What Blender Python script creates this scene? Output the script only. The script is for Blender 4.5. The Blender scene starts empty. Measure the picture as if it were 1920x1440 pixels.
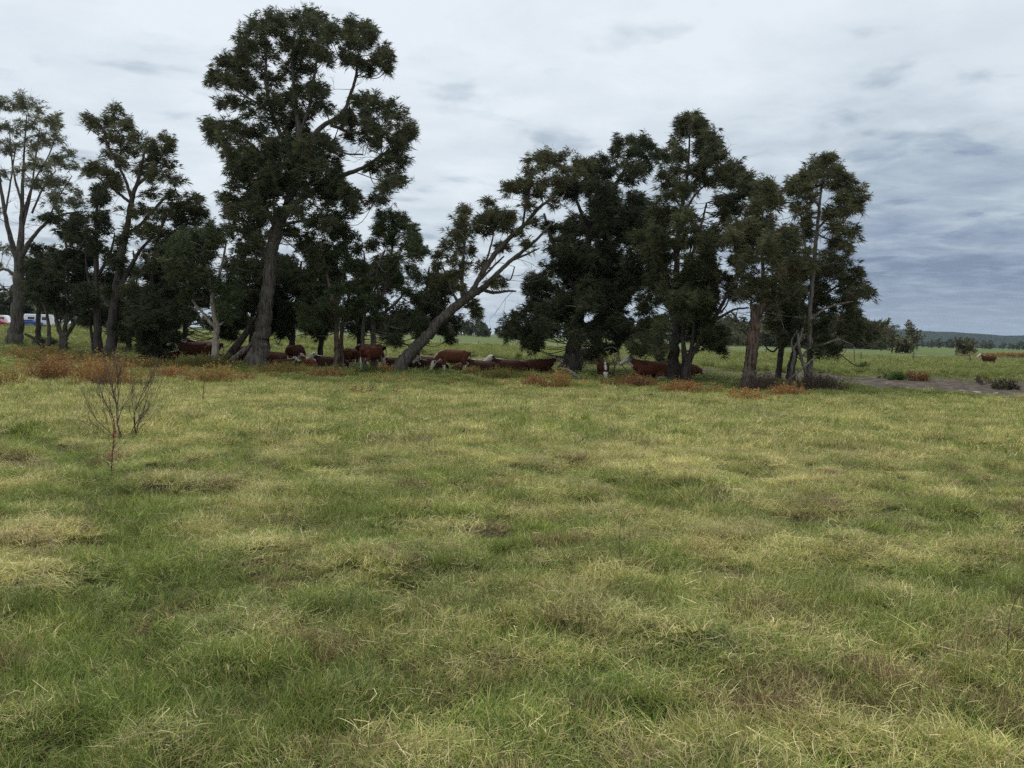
import bpy, math, random
import numpy as np
from mathutils import Matrix, Vector

rng = np.random.default_rng(7)
random.seed(7)
SC = bpy.context.scene
COL = SC.collection

# ------------------------------------------------------------------ camera
FOCAL_PX, CX, CY = 1600.0, 960.0, 720.0
PITCH, ROLL = math.atan((720 - 628) / 1600.0), math.atan(0.0265)
CAM = np.array([0.0, 0.0, 1.65])
_f = np.array([0, math.cos(PITCH), -math.sin(PITCH)])
_r0 = np.array([1.0, 0, 0]); _u0 = np.array([0, math.sin(PITCH), math.cos(PITCH)])
_r = math.cos(ROLL) * _r0 + math.sin(ROLL) * _u0
_u = -math.sin(ROLL) * _r0 + math.cos(ROLL) * _u0
cam_data = bpy.data.cameras.new('camera')
cam_data.sensor_width = 36.0
cam_data.lens = FOCAL_PX / 1920.0 * 36.0
cam_data.clip_start = 0.05
cam_data.clip_end = 30000
cam = bpy.data.objects.new('camera', cam_data)
COL.objects.link(cam)
m = Matrix.Identity(4)
for i in range(3):
    m[i][0] = _r[i]; m[i][1] = _u[i]; m[i][2] = -_f[i]; m[i][3] = CAM[i]
cam.matrix_world = m
SC.camera = cam

# ------------------------------------------------------------------ world: overcast sky
SUN_EL, SUN_AZ = math.radians(58), math.radians(-38)     # azimuth from +Y towards +X
w = bpy.data.worlds.new('World'); SC.world = w; w.use_nodes = True
nt = w.node_tree; nt.nodes.clear()
def N(t, tree=None, **kw):
    n = (tree or nt).nodes.new(t)
    for k, v in kw.items(): setattr(n, k, v)
    return n
def mth(op, a, b=None, c=None, clamp=False, tree=None):
    tr = tree or nt
    n = tr.nodes.new('ShaderNodeMath'); n.operation = op; n.use_clamp = clamp
    for i, v in enumerate((a, b, c)):
        if v is None: continue
        if isinstance(v, (int, float)): n.inputs[i].default_value = v
        else: tr.links.new(v, n.inputs[i])
    return n.outputs[0]
def sstep(x, a, b, tree=None):
    tr = tree or nt
    n = tr.nodes.new('ShaderNodeMapRange'); n.interpolation_type = 'SMOOTHSTEP'
    tr.links.new(x, n.inputs[0]); n.inputs[1].default_value = a; n.inputs[2].default_value = b
    return n.outputs[0]
def mixc(f, a, b, tree=None, mode='MIX'):
    tr = tree or nt
    n = tr.nodes.new('ShaderNodeMix'); n.data_type = 'RGBA'; n.blend_type = mode
    for s, v in ((n.inputs[0], f), (n.inputs[6], a), (n.inputs[7], b)):
        if isinstance(v, (int, float)): s.default_value = v
        elif isinstance(v, (tuple, list)): s.default_value = (*v[:3], 1)
        else: tr.links.new(v, s)
    return n.outputs[2]
def noise(vec, scale, detail=4, rough=0.5, tree=None, dist=0.0):
    tr = tree or nt
    n = tr.nodes.new('ShaderNodeTexNoise')
    n.inputs['Scale'].default_value = scale; n.inputs['Detail'].default_value = detail
    n.inputs['Roughness'].default_value = rough; n.inputs['Distortion'].default_value = dist
    if vec is not None: tr.links.new(vec, n.inputs['Vector'])
    return n.outputs['Fac']

sky = N('ShaderNodeTexSky', sky_type='NISHITA', sun_disc=False)
sky.sun_elevation = SUN_EL; sky.sun_rotation = SUN_AZ
sky.air_density = 1.0; sky.dust_density = 2.0
tc = N('ShaderNodeTexCoord')
sep = N('ShaderNodeSeparateXYZ'); nt.links.new(tc.outputs['Generated'], sep.inputs[0])
dx, dy, dz = sep.outputs
den = mth('ADD', mth('MAXIMUM', dz, 0.0), 0.10)
comb = N('ShaderNodeCombineXYZ')                           # flat cloud deck seen in perspective
nt.links.new(mth('DIVIDE', dx, den), comb.inputs[0]); nt.links.new(mth('DIVIDE', dy, den), comb.inputs[1])
deck = comb.outputs[0]
n_big = noise(deck, 0.42, 3, 0.5)
n_mid = noise(deck, 1.5, 6, 0.55, dist=0.25)
n_fin = noise(deck, 4.2, 6, 0.6, dist=0.4)
az_r = sstep(mth('DIVIDE', dx, mth('ADD', mth('ABSOLUTE', dy), 0.05)), -0.12, 0.55)
low = mth('SUBTRACT', 1.0, sstep(dz, 0.03, 0.36))          # the layer thickens towards the horizon
bank = mth('MULTIPLY', low, mth('ADD', 0.26, mth('MULTIPLY', az_r, 0.66)))
bank = mth('ADD', bank, mth('MULTIPLY', mth('SUBTRACT', n_big, 0.5), 0.55))
bank = mth('ADD', bank, mth('MULTIPLY', mth('SUBTRACT', n_mid, 0.5), 0.80))
bank = mth('ADD', bank, mth('MULTIPLY', mth('SUBTRACT', n_fin, 0.5), mth('ADD', 0.16, mth('MULTIPLY', mth('MULTIPLY', low, mth('ADD', az_r, 0.35)), 0.60))))
wisps = mth('MULTIPLY', sstep(noise(deck, 2.6, 5, 0.5, dist=0.3), 0.54, 0.70), 0.28)
bank = mth('ADD', bank, wisps)
cr = N('ShaderNodeValToRGB'); nt.links.new(bank, cr.inputs[0])
e = cr.color_ramp.elements
e[0].position = 0.0; e[0].color = (0.79, 0.85, 0.91, 1)
e[1].position = 1.0; e[1].color = (0.20, 0.26, 0.37, 1)
for p, c in ((0.22, (0.66, 0.735, 0.80)), (0.5, (0.44, 0.52, 0.60)), (0.75, (0.29, 0.36, 0.475))):
    q = cr.color_ramp.elements.new(p); q.color = (*c, 1)
hor = mth('MULTIPLY', mth('SUBTRACT', 1.0, sstep(dz, 0.0, 0.085)), 0.55)
clouds = mixc(hor, cr.outputs[0], (0.47, 0.56, 0.65))
bg_c = N('ShaderNodeBackground'); nt.links.new(clouds, bg_c.inputs[0]); bg_c.inputs[1].default_value = 0.80
bg_s = N('ShaderNodeBackground'); nt.links.new(sky.outputs[0], bg_s.inputs[0]); bg_s.inputs[1].default_value = 0.08
mx = N('ShaderNodeMixShader'); mx.inputs[0].default_value = 0.93
nt.links.new(bg_s.outputs[0], mx.inputs[1]); nt.links.new(bg_c.outputs[0], mx.inputs[2])
wo = N('ShaderNodeOutputWorld'); nt.links.new(mx.outputs[0], wo.inputs[0])

# ------------------------------------------------------------------ sun (veiled by the cloud)
sl = bpy.data.lights.new('sun', 'SUN'); sl.energy = 1.5; sl.angle = math.radians(12); sl.color = (1.0, 0.95, 0.86)
so = bpy.data.objects.new('sun', sl); COL.objects.link(so)
sd = Vector((math.sin(SUN_AZ) * math.cos(SUN_EL), math.cos(SUN_AZ) * math.cos(SUN_EL), math.sin(SUN_EL)))
so.rotation_euler = sd.to_track_quat('Z', 'Y').to_euler()
so.location = (0, 0, 60)

SC.view_settings.view_transform = 'Standard'; SC.view_settings.look = 'None'
SC.view_settings.exposure = 0.4; SC.view_settings.gamma = 1.0
SC.view_settings.use_curve_mapping = False
SC.render.engine = 'CYCLES'
SC.cycles.max_bounces = 4; SC.cycles.diffuse_bounces = 2; SC.cycles.transmission_bounces = 3; SC.cycles.volume_bounces = 0
SC.cycles.transparent_max_bounces = 6
SC.cycles.use_denoising = False

# ------------------------------------------------------------------ helpers
def smooth(a, b, x):
    t = np.clip((np.asarray(x, float) - a) / (b - a), 0, 1)
    return t * t * (3 - 2 * t)
def vnoise(x, y, seed=0):
    x = np.asarray(x, float); y = np.asarray(y, float)
    xi = np.floor(x).astype(np.int64); yi = np.floor(y).astype(np.int64)
    fx = x - xi; fy = y - yi
    fx = fx * fx * (3 - 2 * fx); fy = fy * fy * (3 - 2 * fy)
    def h(a, b):
        n = (a * 374761393 + b * 668265263 + seed * 974711) & 0xffffffff
        n = ((n ^ (n >> 13)) * 1274126177) & 0xffffffff
        n = ((n ^ (n >> 15)) * 2246822519) & 0xffffffff
        return ((n ^ (n >> 16)) & 0xffff) / 32767.5 - 1
    return (h(xi, yi) * (1 - fx) + h(xi + 1, yi) * fx) * (1 - fy) + (h(xi, yi + 1) * (1 - fx) + h(xi + 1, yi + 1) * fx) * fy
def fbm(x, y, seed=0, oct=4):
    s = 0; a = 0.5; t = 0
    for i in range(oct):
        s = s + a * vnoise(x * 2 ** i, y * 2 ** i, seed + i); t += a; a *= 0.5
    return s / t
def ray(px, py):
    return _f * FOCAL_PX + _r * (px - CX) - _u * (py - CY)
def U(px, py, Y):
    d = ray(px, py); return CAM + d * (Y / d[1])
def seg_dist(x, y, pts):
    """distance to a polyline and the interpolated third value"""
    best = np.full(np.shape(x), 1e9); val = np.zeros(np.shape(x)); side = np.zeros(np.shape(x))
    for (x0, y0, w0), (x1, y1, w1) in zip(pts[:-1], pts[1:]):
        vx, vy = x1 - x0, y1 - y0; L = vx * vx + vy * vy
        t = np.clip(((x - x0) * vx + (y - y0) * vy) / L, 0, 1)
        ddx = x - (x0 + t * vx); ddy = y - (y0 + t * vy)
        d = np.sqrt(ddx ** 2 + ddy ** 2); k = d < best
        best = np.where(k, d, best); val = np.where(k, w0 + t * (w1 - w0), val)
        side = np.where(k, np.sign(vx * ddy - vy * ddx), side)
    return best, val, side
CREEK = [(90, 37, 17), (46, 43, 16), (31, 47, 14.2), (23.5, 53, 10.5), (15.5, 58, 7), (7, 66, 5), (-3, 75, 5), (-13, 84, 3.6), (-28, 92, 2.5), (-60, 100, 2)]
TRACK = [(-1.55, 2.3, .22), (-1.62, 3.6, .25), (-2.05, 4.6, .26), (-2.7, 6.0, .28), (-3.4, 7.6, .3), (-4.6, 9.6, .3), (-7.5, 13, .3), (-12, 18, .25)]
def base_z(x, y):
    x = np.asarray(x, float); y = np.asarray(y, float)
    z = -0.6 * smooth(6, 36, y)
    z = z + 0.72 * smooth(-19, -34, x) * smooth(32, 54, y)
    z = z + 0.62 * smooth(-60, -88, x) * smooth(100, 145, y) * (1 - smooth(300, 600, y))
    d, wd, _ = seg_dist(x, y, CREEK)
    z = z - 0.22 * (1 - smooth(0.25, 1.0, d / wd)) + 0.16 * smooth(0.85, 1.2, d / wd) * (1 - smooth(1.2, 2.2, d / wd)) * smooth(40, 48, y)
    mnd = np.exp(-(((x - 52) / 9) ** 2 + ((y - 84) / 7) ** 2)) * 0.5
    return z + mnd - 0.20 * np.exp(-(((x + 3) / 5.0) ** 2 + ((y - 75) / 4.2) ** 2))
def bumps(x, y):
    a = 0.06 * vnoise(x / 0.75, y / 0.75, 11) + 0.045 * vnoise(x / 0.34, y / 0.34, 12) + 0.045 * vnoise(x / 2.4, y / 2.4, 13)
    a = a - 0.09 * smooth(.35, .85, vnoise(x / .55, y / .5, 14)) + 0.05 * smooth(.3, .9, vnoise(x / .45, y / .45, 15))
    d, wd, _ = seg_dist(x, y, TRACK)
    a = a * (1 - 0.6 * np.exp(-(d / wd) ** 2)) - 0.13 * np.exp(-(d / wd) ** 2)
    return a
def gz(x, y):
    return base_z(x, y) + bumps(x, y)
def G(px, py):
    d = ray(px, py); Y0 = None
    for Y in np.geomspace(1.5, 3000, 700):
        p = CAM + d * (Y / d[1])
        if p[2] < base_z(p[0], p[1]): break
    return np.array([p[0], p[1], float(gz(p[0], p[1]))])
def at(px, Y):
    """ground point under image column px at depth Y"""
    x = 0.0
    for _ in range(3):
        z = float(base_z(x, Y))
        # solve row so that the ray at depth Y hits z
        a = U(px, 0, Y); b = U(px, 1440, Y); t = (z - a[2]) / (b[2] - a[2])
        x = float((a + (b - a) * t)[0])
    return np.array([x, Y, float(gz(x, Y))])

def mk_mesh(name, V, F, cols=None, smooth_shade=False):
    """V (n,3); F list of int arrays (k,3) or (k,4)"""
    V = np.asarray(V, np.float32)
    me = bpy.data.meshes.new(name)
    me.vertices.add(len(V)); me.vertices.foreach_set('co', V.ravel())
    F = [np.asarray(f, np.int32) for f in F if len(f)]
    if F:
        loops = np.concatenate([f.ravel() for f in F]); tot = np.concatenate([np.full(len(f), f.shape[1], np.int32) for f in F])
        st = np.concatenate([[0], np.cumsum(tot)[:-1]]).astype(np.int32)
        me.loops.add(len(loops)); me.loops.foreach_set('vertex_index', loops)
        me.polygons.add(len(tot)); me.polygons.foreach_set('loop_start', st)
        me.polygons.foreach_set('use_smooth', np.full(len(tot), smooth_shade))
    if cols is not None:
        ca = me.color_attributes.new('col', 'FLOAT_COLOR', 'POINT')
        c = np.ones((len(V), 4), np.float32); c[:, :3] = cols
        ca.data.foreach_set('color', c.ravel())
    me.update(calc_edges=True); me.validate()
    return me
def obj(name, me, mat=None, parent=None, loc=None, **props):
    o = bpy.data.objects.new(name, me); COL.objects.link(o)
    if mat is not None and me is not None and not me.materials: me.materials.append(mat)
    if parent is not None: o.parent = parent
    if loc is not None: o.location = loc
    for k, v in props.items(): o[k] = v
    return o
def empty(name, loc, label, cat, group=None, rz=0):
    o = bpy.data.objects.new(name, None); COL.objects.link(o); o.empty_display_size = 0.2
    o.location = loc; o.rotation_euler = (0, 0, rz); o['label'] = label; o['category'] = cat
    if group: o['group'] = group
    return o

class MB:
    def __init__(s): s.V = []; s.T = []; s.Q = []; s.C = []; s.n = 0
    def add(s, V, T=None, Q=None, col=(1, 1, 1)):
        V = np.asarray(V, float)
        if T is not None and len(T): s.T.append(np.asarray(T, int) + s.n)
        if Q is not None and len(Q): s.Q.append(np.asarray(Q, int) + s.n)
        s.V.append(V); c = np.empty((len(V), 3)); c[:] = col; s.C.append(c); s.n += len(V)
    def mesh(s, name, sm=False, origin=None):
        V = np.concatenate(s.V) if s.V else np.zeros((0, 3))
        if origin is not None: V = V - np.asarray(origin)
        return mk_mesh(name, V, ([np.concatenate(s.T)] if s.T else []) + ([np.concatenate(s.Q)] if s.Q else []), np.concatenate(s.C) if s.C else None, sm)
    def tube(s, pts, rad, sides=6, rough=0.0, col=(1, 1, 1), r2=None, cap=True, lr=rng):
        P = np.asarray(pts, float); n = len(P); rad = np.broadcast_to(np.asarray(rad, float), (n,))
        T = np.gradient(P, axis=0); T /= np.linalg.norm(T, axis=1)[:, None] + 1e-9
        ref = np.array([0, 1.0, 0]) if abs(T[0][1]) < 0.8 else np.array([1.0, 0, 0])
        a = np.linspace(0, 2 * np.pi, sides, endpoint=False)
        rings = []
        lump = 1 + rough * lr.normal(0, 1, sides) if rough else np.ones(sides)
        for i in range(n):
            e1 = np.cross(T[i], ref); e1 /= np.linalg.norm(e1) + 1e-9
            e2 = np.cross(T[i], e1); ref = -np.cross(T[i], e1) if False else ref
            k = lump * (1 + (rough * 0.35 * lr.normal(0, 1, sides) if rough else 0))
            rb = rad[i] if r2 is None else r2[i]
            rings.append(P[i] + np.outer(np.cos(a) * rad[i] * k, e1) + np.outer(np.sin(a) * rb * k, e2))
        V = np.concatenate(rings); Q = []
        for i in range(n - 1):
            for j in range(sides):
                k = (j + 1) % sides
                Q.append((i * sides + j, i * sides + k, (i + 1) * sides + k, (i + 1) * sides + j))
        Tn = []
        if cap:
            V = np.concatenate([V, P[:1], P[-1:]]); c0 = n * sides
            for j in range(sides):
                k = (j + 1) % sides
                Tn.append((c0, k, j)); Tn.append((c0 + 1, (n - 1) * sides + j, (n - 1) * sides + k))
        s.add(V, Tn, Q, col)
    def box(s, lo, hi, col=(1, 1, 1)):
        x0, y0, z0 = lo; x1, y1, z1 = hi
        V = [(x0, y0, z0), (x1, y0, z0), (x1, y1, z0), (x0, y1, z0), (x0, y0, z1), (x1, y0, z1), (x1, y1, z1), (x0, y1, z1)]
        s.add(V, None, [(0, 3, 2, 1), (4, 5, 6, 7), (0, 1, 5, 4), (1, 2, 6, 5), (2, 3, 7, 6), (3, 0, 4, 7)], col)

def spline(pts, per=5):
    """Catmull-Rom through rows of any width"""
    P = np.asarray(pts, float)
    if len(P) < 3:
        t = np.linspace(0, 1, per + 1)[:, None]; return P[0] + (P[-1] - P[0]) * t
    P = np.vstack([2 * P[0] - P[1], P, 2 * P[-1] - P[-2]]); out = []
    for i in range(1, len(P) - 2):
        for t in np.linspace(0, 1, per, endpoint=False):
            p0, p1, p2, p3 = P[i - 1:i + 3]
            out.append(0.5 * (2 * p1 + (p2 - p0) * t + (2 * p0 - 5 * p1 + 4 * p2 - p3) * t * t + (3 * p1 - p0 - 3 * p2 + p3) * t ** 3))
    out.append(P[-2]); return np.array(out)

# ------------------------------------------------------------------ materials
def new_mat(name):
    mt = bpy.data.materials.new(name); mt.use_nodes = True
    t = mt.node_tree; t.nodes.clear()
    return mt, t
def finish(t, sh):
    o = t.nodes.new('ShaderNodeOutputMaterial'); t.links.new(sh, o.inputs[0])
def principled(t, color, rough=0.8, spec=0.3, normal=None, metal=0.0):
    b = t.nodes.new('ShaderNodeBsdfPrincipled')
    if isinstance(color, (tuple, list)): b.inputs['Base Color'].default_value = (*color[:3], 1)
    else: t.links.new(color, b.inputs['Base Color'])
    if isinstance(rough, (int, float)): b.inputs['Roughness'].default_value = rough
    else: t.links.new(rough, b.inputs['Roughness'])
    b.inputs['Specular IOR Level'].default_value = spec
    b.inputs['Metallic'].default_value = metal
    if normal is not None: t.links.new(normal, b.inputs['Normal'])
    return b.outputs[0]
def leaf_mat(name, trans=0.3, tint_attr=False, spec=0.25, rough=0.6):
    mt, t = new_mat(name)
    a = N('ShaderNodeVertexColor', t, layer_name='col'); c = a.outputs[0]
    if tint_attr:
        ti = N('ShaderNodeAttribute', t, attribute_type='INSTANCER', attribute_name='tint')
        c = mixc(1.0, c, ti.outputs['Color'], t, 'MULTIPLY')
    p = principled(t, c, rough, spec)
    tr = N('ShaderNodeBsdfTranslucent', t); t.links.new(c, tr.inputs[0])
    mxs = N('ShaderNodeMixShader', t); mxs.inputs[0].default_value = trans
    t.links.new(p, mxs.inputs[1]); t.links.new(tr.outputs[0], mxs.inputs[2])
    finish(t, mxs.outputs[0]); return mt
M_GRASS = leaf_mat('grass_blades', 0.35, True, 0.3, 0.55)
M_NEEDLE = leaf_mat('needles', 0.22)
M_WEED = leaf_mat('weed_leaves', 0.3)

def bark_mat(name, c0, c1, c2, zs=0.35, bump=0.6):
    mt, t = new_mat(name)
    g = N('ShaderNodeNewGeometry', t)
    mp = N('ShaderNodeMapping', t); mp.inputs['Scale'].default_value = (7, 7, 7 * zs * 0.35)
    t.links.new(g.outputs['Position'], mp.inputs[0])
    n1 = noise(mp.outputs[0], 1.6, 6, 0.65, t); n2 = noise(g.outputs['Position'], 0.9, 4, 0.6, t)
    c = mixc(sstep(n1, 0.36, 0.64, t), c0, c1, t)
    c = mixc(mth('MULTIPLY', sstep(n2, 0.5, 0.68, t), 0.7, tree=t), c, c2, t)
    b = N('ShaderNodeBump', t); b.inputs['Strength'].default_value = bump; b.inputs['Distance'].default_value = 0.06
    t.links.new(n1, b.inputs['Height'])
    finish(t, principled(t, c, 0.9, 0.15, b.outputs[0])); return mt
M_BARK = bark_mat('grey_furrowed_bark', (0.055, 0.044, 0.036), (0.17, 0.145, 0.12), (0.13, 0.13, 0.105))
M_BARK_D = bark_mat('dark_bark', (0.035, 0.028, 0.024), (0.10, 0.083, 0.07), (0.08, 0.075, 0.06))
M_BARK_P = bark_mat('pale_papery_bark', (0.16, 0.13, 0.10), (0.42, 0.36, 0.29), (0.30, 0.27, 0.22))
M_BARK_R = bark_mat('red_brown_flaky_bark', (0.04, 0.03, 0.024), (0.19, 0.13, 0.095), (0.22, 0.18, 0.15), 0.5, 1.0)
M_BARK_M = bark_mat('mottled_grey_bark', (0.08, 0.068, 0.055), (0.25, 0.215, 0.18), (0.17, 0.16, 0.13))
M_DEAD = bark_mat('bleached_dead_wood', (0.08, 0.07, 0.06), (0.26, 0.23, 0.20), (0.16, 0.145, 0.125))
def flat_mat(name, col, rough=0.6, spec=0.4, metal=0.0, var=0.0):
    mt, t = new_mat(name); c = col
    if var:
        g = N('ShaderNodeNewGeometry', t)
        n1 = noise(g.outputs['Position'], 6, 4, 0.6, t)
        c = mixc(mth('MULTIPLY', n1, var, tree=t), col, tuple(x * 0.35 for x in col), t)
    finish(t, principled(t, c, rough, spec, None, metal)); return mt

# ------------------------------------------------------------------ ground sheet
def mud_mask(x, y):
    d, wd, _ = seg_dist(x, y, CREEK)
    n = fbm(x / 2.2, y / 2.2, 31)
    return smooth(1.12, 0.72, d / wd + 0.30 * n) * smooth(28, 33, y)
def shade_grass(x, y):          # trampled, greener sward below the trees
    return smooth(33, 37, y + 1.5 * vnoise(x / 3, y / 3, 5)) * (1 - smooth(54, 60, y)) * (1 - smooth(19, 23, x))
def dryness(x, y):
    n = 0.20 * fbm(x / 2.6, y / 2.6, 41) + 0.95 * fbm(x / 0.5, y / 0.45, 42, 3)
    d, wd, _ = seg_dist(x, y, TRACK)
    v = 0.49 + 0.62 * n + 0.10 * smooth(6, 13, y) + 2.2 * bumps(x, y) - 0.6 * np.exp(-(d / (wd * 1.3)) ** 2)
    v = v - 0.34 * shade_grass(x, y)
    v = v + 0.30 * np.exp(-(((x + 3.4) / 1.2) ** 2 + ((y - 6.6) / 1.6) ** 2))
    return np.clip(v, 0, 1)
ys = np.concatenate([np.linspace(-14, 2, 26), np.geomspace(2.08, 60, 270), np.geomspace(61.5, 7000, 100)])
us = np.linspace(-1, 1, 230)
YY, UU = np.meshgrid(ys, us, indexing='ij')
XX = UU * (0.80 * np.maximum(YY, 0) + 7) * (1 + 0.25 * np.abs(UU)) * (1 + 0.8 * smooth(200, 2000, YY))
ZZ = base_z(XX, YY) + bumps(XX, YY) * (1 - smooth(60, 120, YY)) + 0.12 * fbm(XX / 9, YY / 9, 71) * smooth(55, 75, YY) * (1 - smooth(400, 900, YY))
nr, nc = XX.shape
idx = np.arange(nr * nc).reshape(nr, nc)
Q = np.stack([idx[:-1, :-1], idx[:-1, 1:], idx[1:, 1:], idx[1:, :-1]], -1).reshape(-1, 4)
gme = mk_mesh('pasture', np.stack([XX, YY, ZZ], -1).reshape(-1, 3), [Q], None, True)
mask = np.zeros((nr, nc, 3)); mask[..., 0] = mud_mask(XX, YY); mask[..., 1] = dryness(XX, YY)
crop = smooth(205, 225, YY + 0.10 * XX) * (1 - smooth(2500, 4000, YY))
mask[..., 2] = crop
ca = gme.color_attributes.new('zones', 'FLOAT_COLOR', 'POINT')
cc = np.ones((nr * nc, 4), np.float32); cc[:, :3] = mask.reshape(-1, 3); ca.data.foreach_set('color', cc.ravel())
mt, t = new_mat('pasture_soil_and_sward')
g = N('ShaderNodeNewGeometry', t); va = N('ShaderNodeVertexColor', t, layer_name='zones')
sp = N('ShaderNodeSeparateColor', t); t.links.new(va.outputs[0], sp.inputs[0])
pos = g.outputs['Position']
nf = noise(pos, 9, 6, 0.7, t); nm = noise(pos, 0.35, 5, 0.6, t); nl = noise(pos, 0.06, 4, 0.6, t)
spx = N('ShaderNodeSeparateXYZ', t); t.links.new(pos, spx.inputs[0])
near = (0.060, 0.062, 0.026)
c_far = mixc(sstep(nm, 0.38, 0.62, t), (0.15, 0.18, 0.055), (0.235, 0.24, 0.088), t)
c_far = mixc(mth('MULTIPLY', sstep(nl, 0.46, 0.62, t), 0.55, tree=t), c_far, (0.12, 0.16, 0.045), t)
c_near = mixc(sstep(nf, 0.35, 0.7, t), (0.035, 0.042, 0.018), (0.10, 0.095, 0.042), t)
c = mixc(sstep(spx.outputs[1], 48, 75, t), c_near, c_far, t)
c = mixc(sp.outputs[2], c, mixc(sstep(nl, 0.4, 0.6, t), (0.085, 0.13, 0.04), (0.14, 0.165, 0.06), t), t)
mudn = noise(pos, 1.3, 6, 0.65, t)
mudc = mixc(sstep(mudn, 0.35, 0.68, t), (0.055, 0.043, 0.034), (0.15, 0.125, 0.10), t)
c = mixc(sp.outputs[0], c, mudc, t)
bmp = N('ShaderNodeBump', t); bmp.inputs['Strength'].default_value = 0.7; bmp.inputs['Distance'].default_value = 0.08
t.links.new(mth('ADD', nf, mudn, tree=t), bmp.inputs['Height'])
finish(t, principled(t, c, 0.95, 0.1, bmp.outputs[0]))
ground = obj('ground', gme, mt, kind='structure', label='rough green and straw coloured pasture with a bare muddy creek bed')

# water lying in the creek bed
a_ = np.linspace(0, 2 * np.pi, 40, endpoint=False)
k_ = 1 + .16 * vnoise(np.cos(a_) * 2 + 7, np.sin(a_) * 2 + 3, 3)
zw = -0.75
V = np.concatenate([[[-3, 75, zw]], np.stack([-3 + 5.6 * k_ * np.cos(a_), 75 + 4.6 * k_ * np.sin(a_), np.full(40, zw)], 1)])
wtri = np.array([(0, 1 + i, 1 + (i + 1) % 40) for i in range(40)])
wm, t = new_mat('still_water')
g = N('ShaderNodeNewGeometry', t); b = N('ShaderNodeBump', t); b.inputs['Strength'].default_value = 0.12; b.inputs['Distance'].default_value = 0.02
t.links.new(noise(g.outputs['Position'], 3.0, 3, 0.5, t), b.inputs['Height'])
finish(t, principled(t, (0.03, 0.028, 0.02), 0.06, 0.5, b.outputs[0]))
obj('water', mk_mesh('water', V, [wtri], None, True), wm, kind='structure', label='strip of pale still water in the creek bed behind the cattle')

# ------------------------------------------------------------------ grass
def clump_mesh(name, nb, rad, h0, h1, width, lean, pal, strand=0, seed=0, segs=3, curl=0.6):
    r = np.random.default_rng(seed); V = []; T = []; Cc = []; n = 0
    wind = r.uniform(0, 2 * np.pi)
    for i in range(nb + strand):
        st = i >= nb
        a = r.uniform(0, 2 * np.pi); q = rad * math.sqrt(r.uniform())
        p = np.array([q * math.cos(a), q * math.sin(a), -0.015])
        L_ = r.uniform(h0, h1) if not st else r.uniform(0.8, 1.55) * h1
        az = wind + r.normal(0, 0.8) if r.uniform() < 0.7 else r.uniform(0, 2 * np.pi)
        tilt = abs(r.normal(lean, 0.3)) if not st else r.uniform(0.5, 1.1)
        bend = r.uniform(0.2, 1.0) * curl * 1.6 if not st else r.uniform(0.6, 2.2)
        side = np.array([-math.sin(az), math.cos(az), 0]) * width * r.uniform(0.6, 1.3) * (0.75 if st else 1)
        tw = r.uniform(-0.6, 0.6)
        side = side * math.cos(tw) + np.array([0, 0, 1]) * np.linalg.norm(side) * math.sin(tw)
        k = r.choice(len(pal), p=np.array([x[3] for x in pal]) / sum(x[3] for x in pal)) if not st else -1
        col = np.array(pal[k][:3]) * r.uniform(0.7, 1.3)
        pts = [p.copy()]; turn = az; wob = r.normal(0, 0.55) if st else r.normal(0, 0.12)
        for s in range(segs):
            th = tilt + bend * (s + 0.5) / segs
            turn += wob
            pts.append(pts[-1] + L_ / segs * np.array([math.cos(turn) * math.sin(th), math.sin(turn) * math.sin(th), math.cos(th)]))
        if st:
            for q_ in pts: q_[2] = max(q_[2], 0.02) + 0.35 * h0
        for s, q_ in enumerate(pts[:-1]):
            kk = 1 - 0.55 * s / segs
            V += [q_ - side * kk, q_ + side * kk]
        V.append(pts[-1])
        for s in range(segs - 1):
            b0 = n + 2 * s; T += [(b0, b0 + 1, b0 + 3), (b0, b0 + 3, b0 + 2)]
        b0 = n + 2 * (segs - 1); T.append((b0, b0 + 1, b0 + 2))
        tip = np.array((0.36, 0.31, 0.15)) if r.uniform() < 0.35 else col
        for s in range(segs): Cc += [col, col]
        Cc.append(0.5 * (col + tip)); n = len(V)
    return mk_mesh(name, np.array(V), [np.array(T)], np.array(Cc))
G1, G2, G3, S1, S2, B1 = (0.09, 0.14, 0.026), (0.165, 0.215, 0.046), (0.27, 0.29, 0.09), (0.38, 0.35, 0.15), (0.52, 0.46, 0.26), (0.17, 0.12, 0.07)
PAL_G = [(*G1, 4), (*G2, 4), (*G3, 1.5), (*S1, .5), (*B1, .3), (*S1, .15)]
PAL_M = [(*G1, 2), (*G2, 3.5), (*G3, 3), (*S1, 1.6), (*B1, .5), (*S2, .4)]
PAL_S = [(*G2, 2), (*G3, 3.2), (*S1, 2.6), (*B1, .6), (*S2, 1.2)]
PAL_D = [(*S2, 2), (*S1, 2), (*B1, 1.2), (*S2, 2)]
gcol = bpy.data.collections.new('grass_kinds')
kinds = {}
def kind(key, variants, **kw):
    kinds[key] = []
    for v in range(variants):
        nm = 'clump_%02d' % len(gcol.objects)
        me = clump_mesh(nm, seed=100 + len(gcol.objects), **kw); me.materials.append(M_GRASS)
        o = bpy.data.objects.new(nm, me); gcol.objects.link(o); kinds[key].append(len(gcol.objects) - 1)
kind('g', 6, nb=170, rad=.15, h0=.04, h1=.12, width=.0017, lean=.5, pal=PAL_G, strand=0, curl=.8)
kind('m', 6, nb=160, rad=.15, h0=.04, h1=.12, width=.0017, lean=.65, pal=PAL_M, strand=1, curl=.9, segs=4)
kind('s', 6, nb=150, rad=.16, h0=.05, h1=.14, width=.0017, lean=.8, pal=PAL_S, strand=2, curl=1.0, segs=4)
kind('d', 6, nb=16, rad=.09, h0=.05, h1=.12, width=.0018, lean=.8, pal=PAL_D, strand=7, curl=1.0, segs=6)
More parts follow.
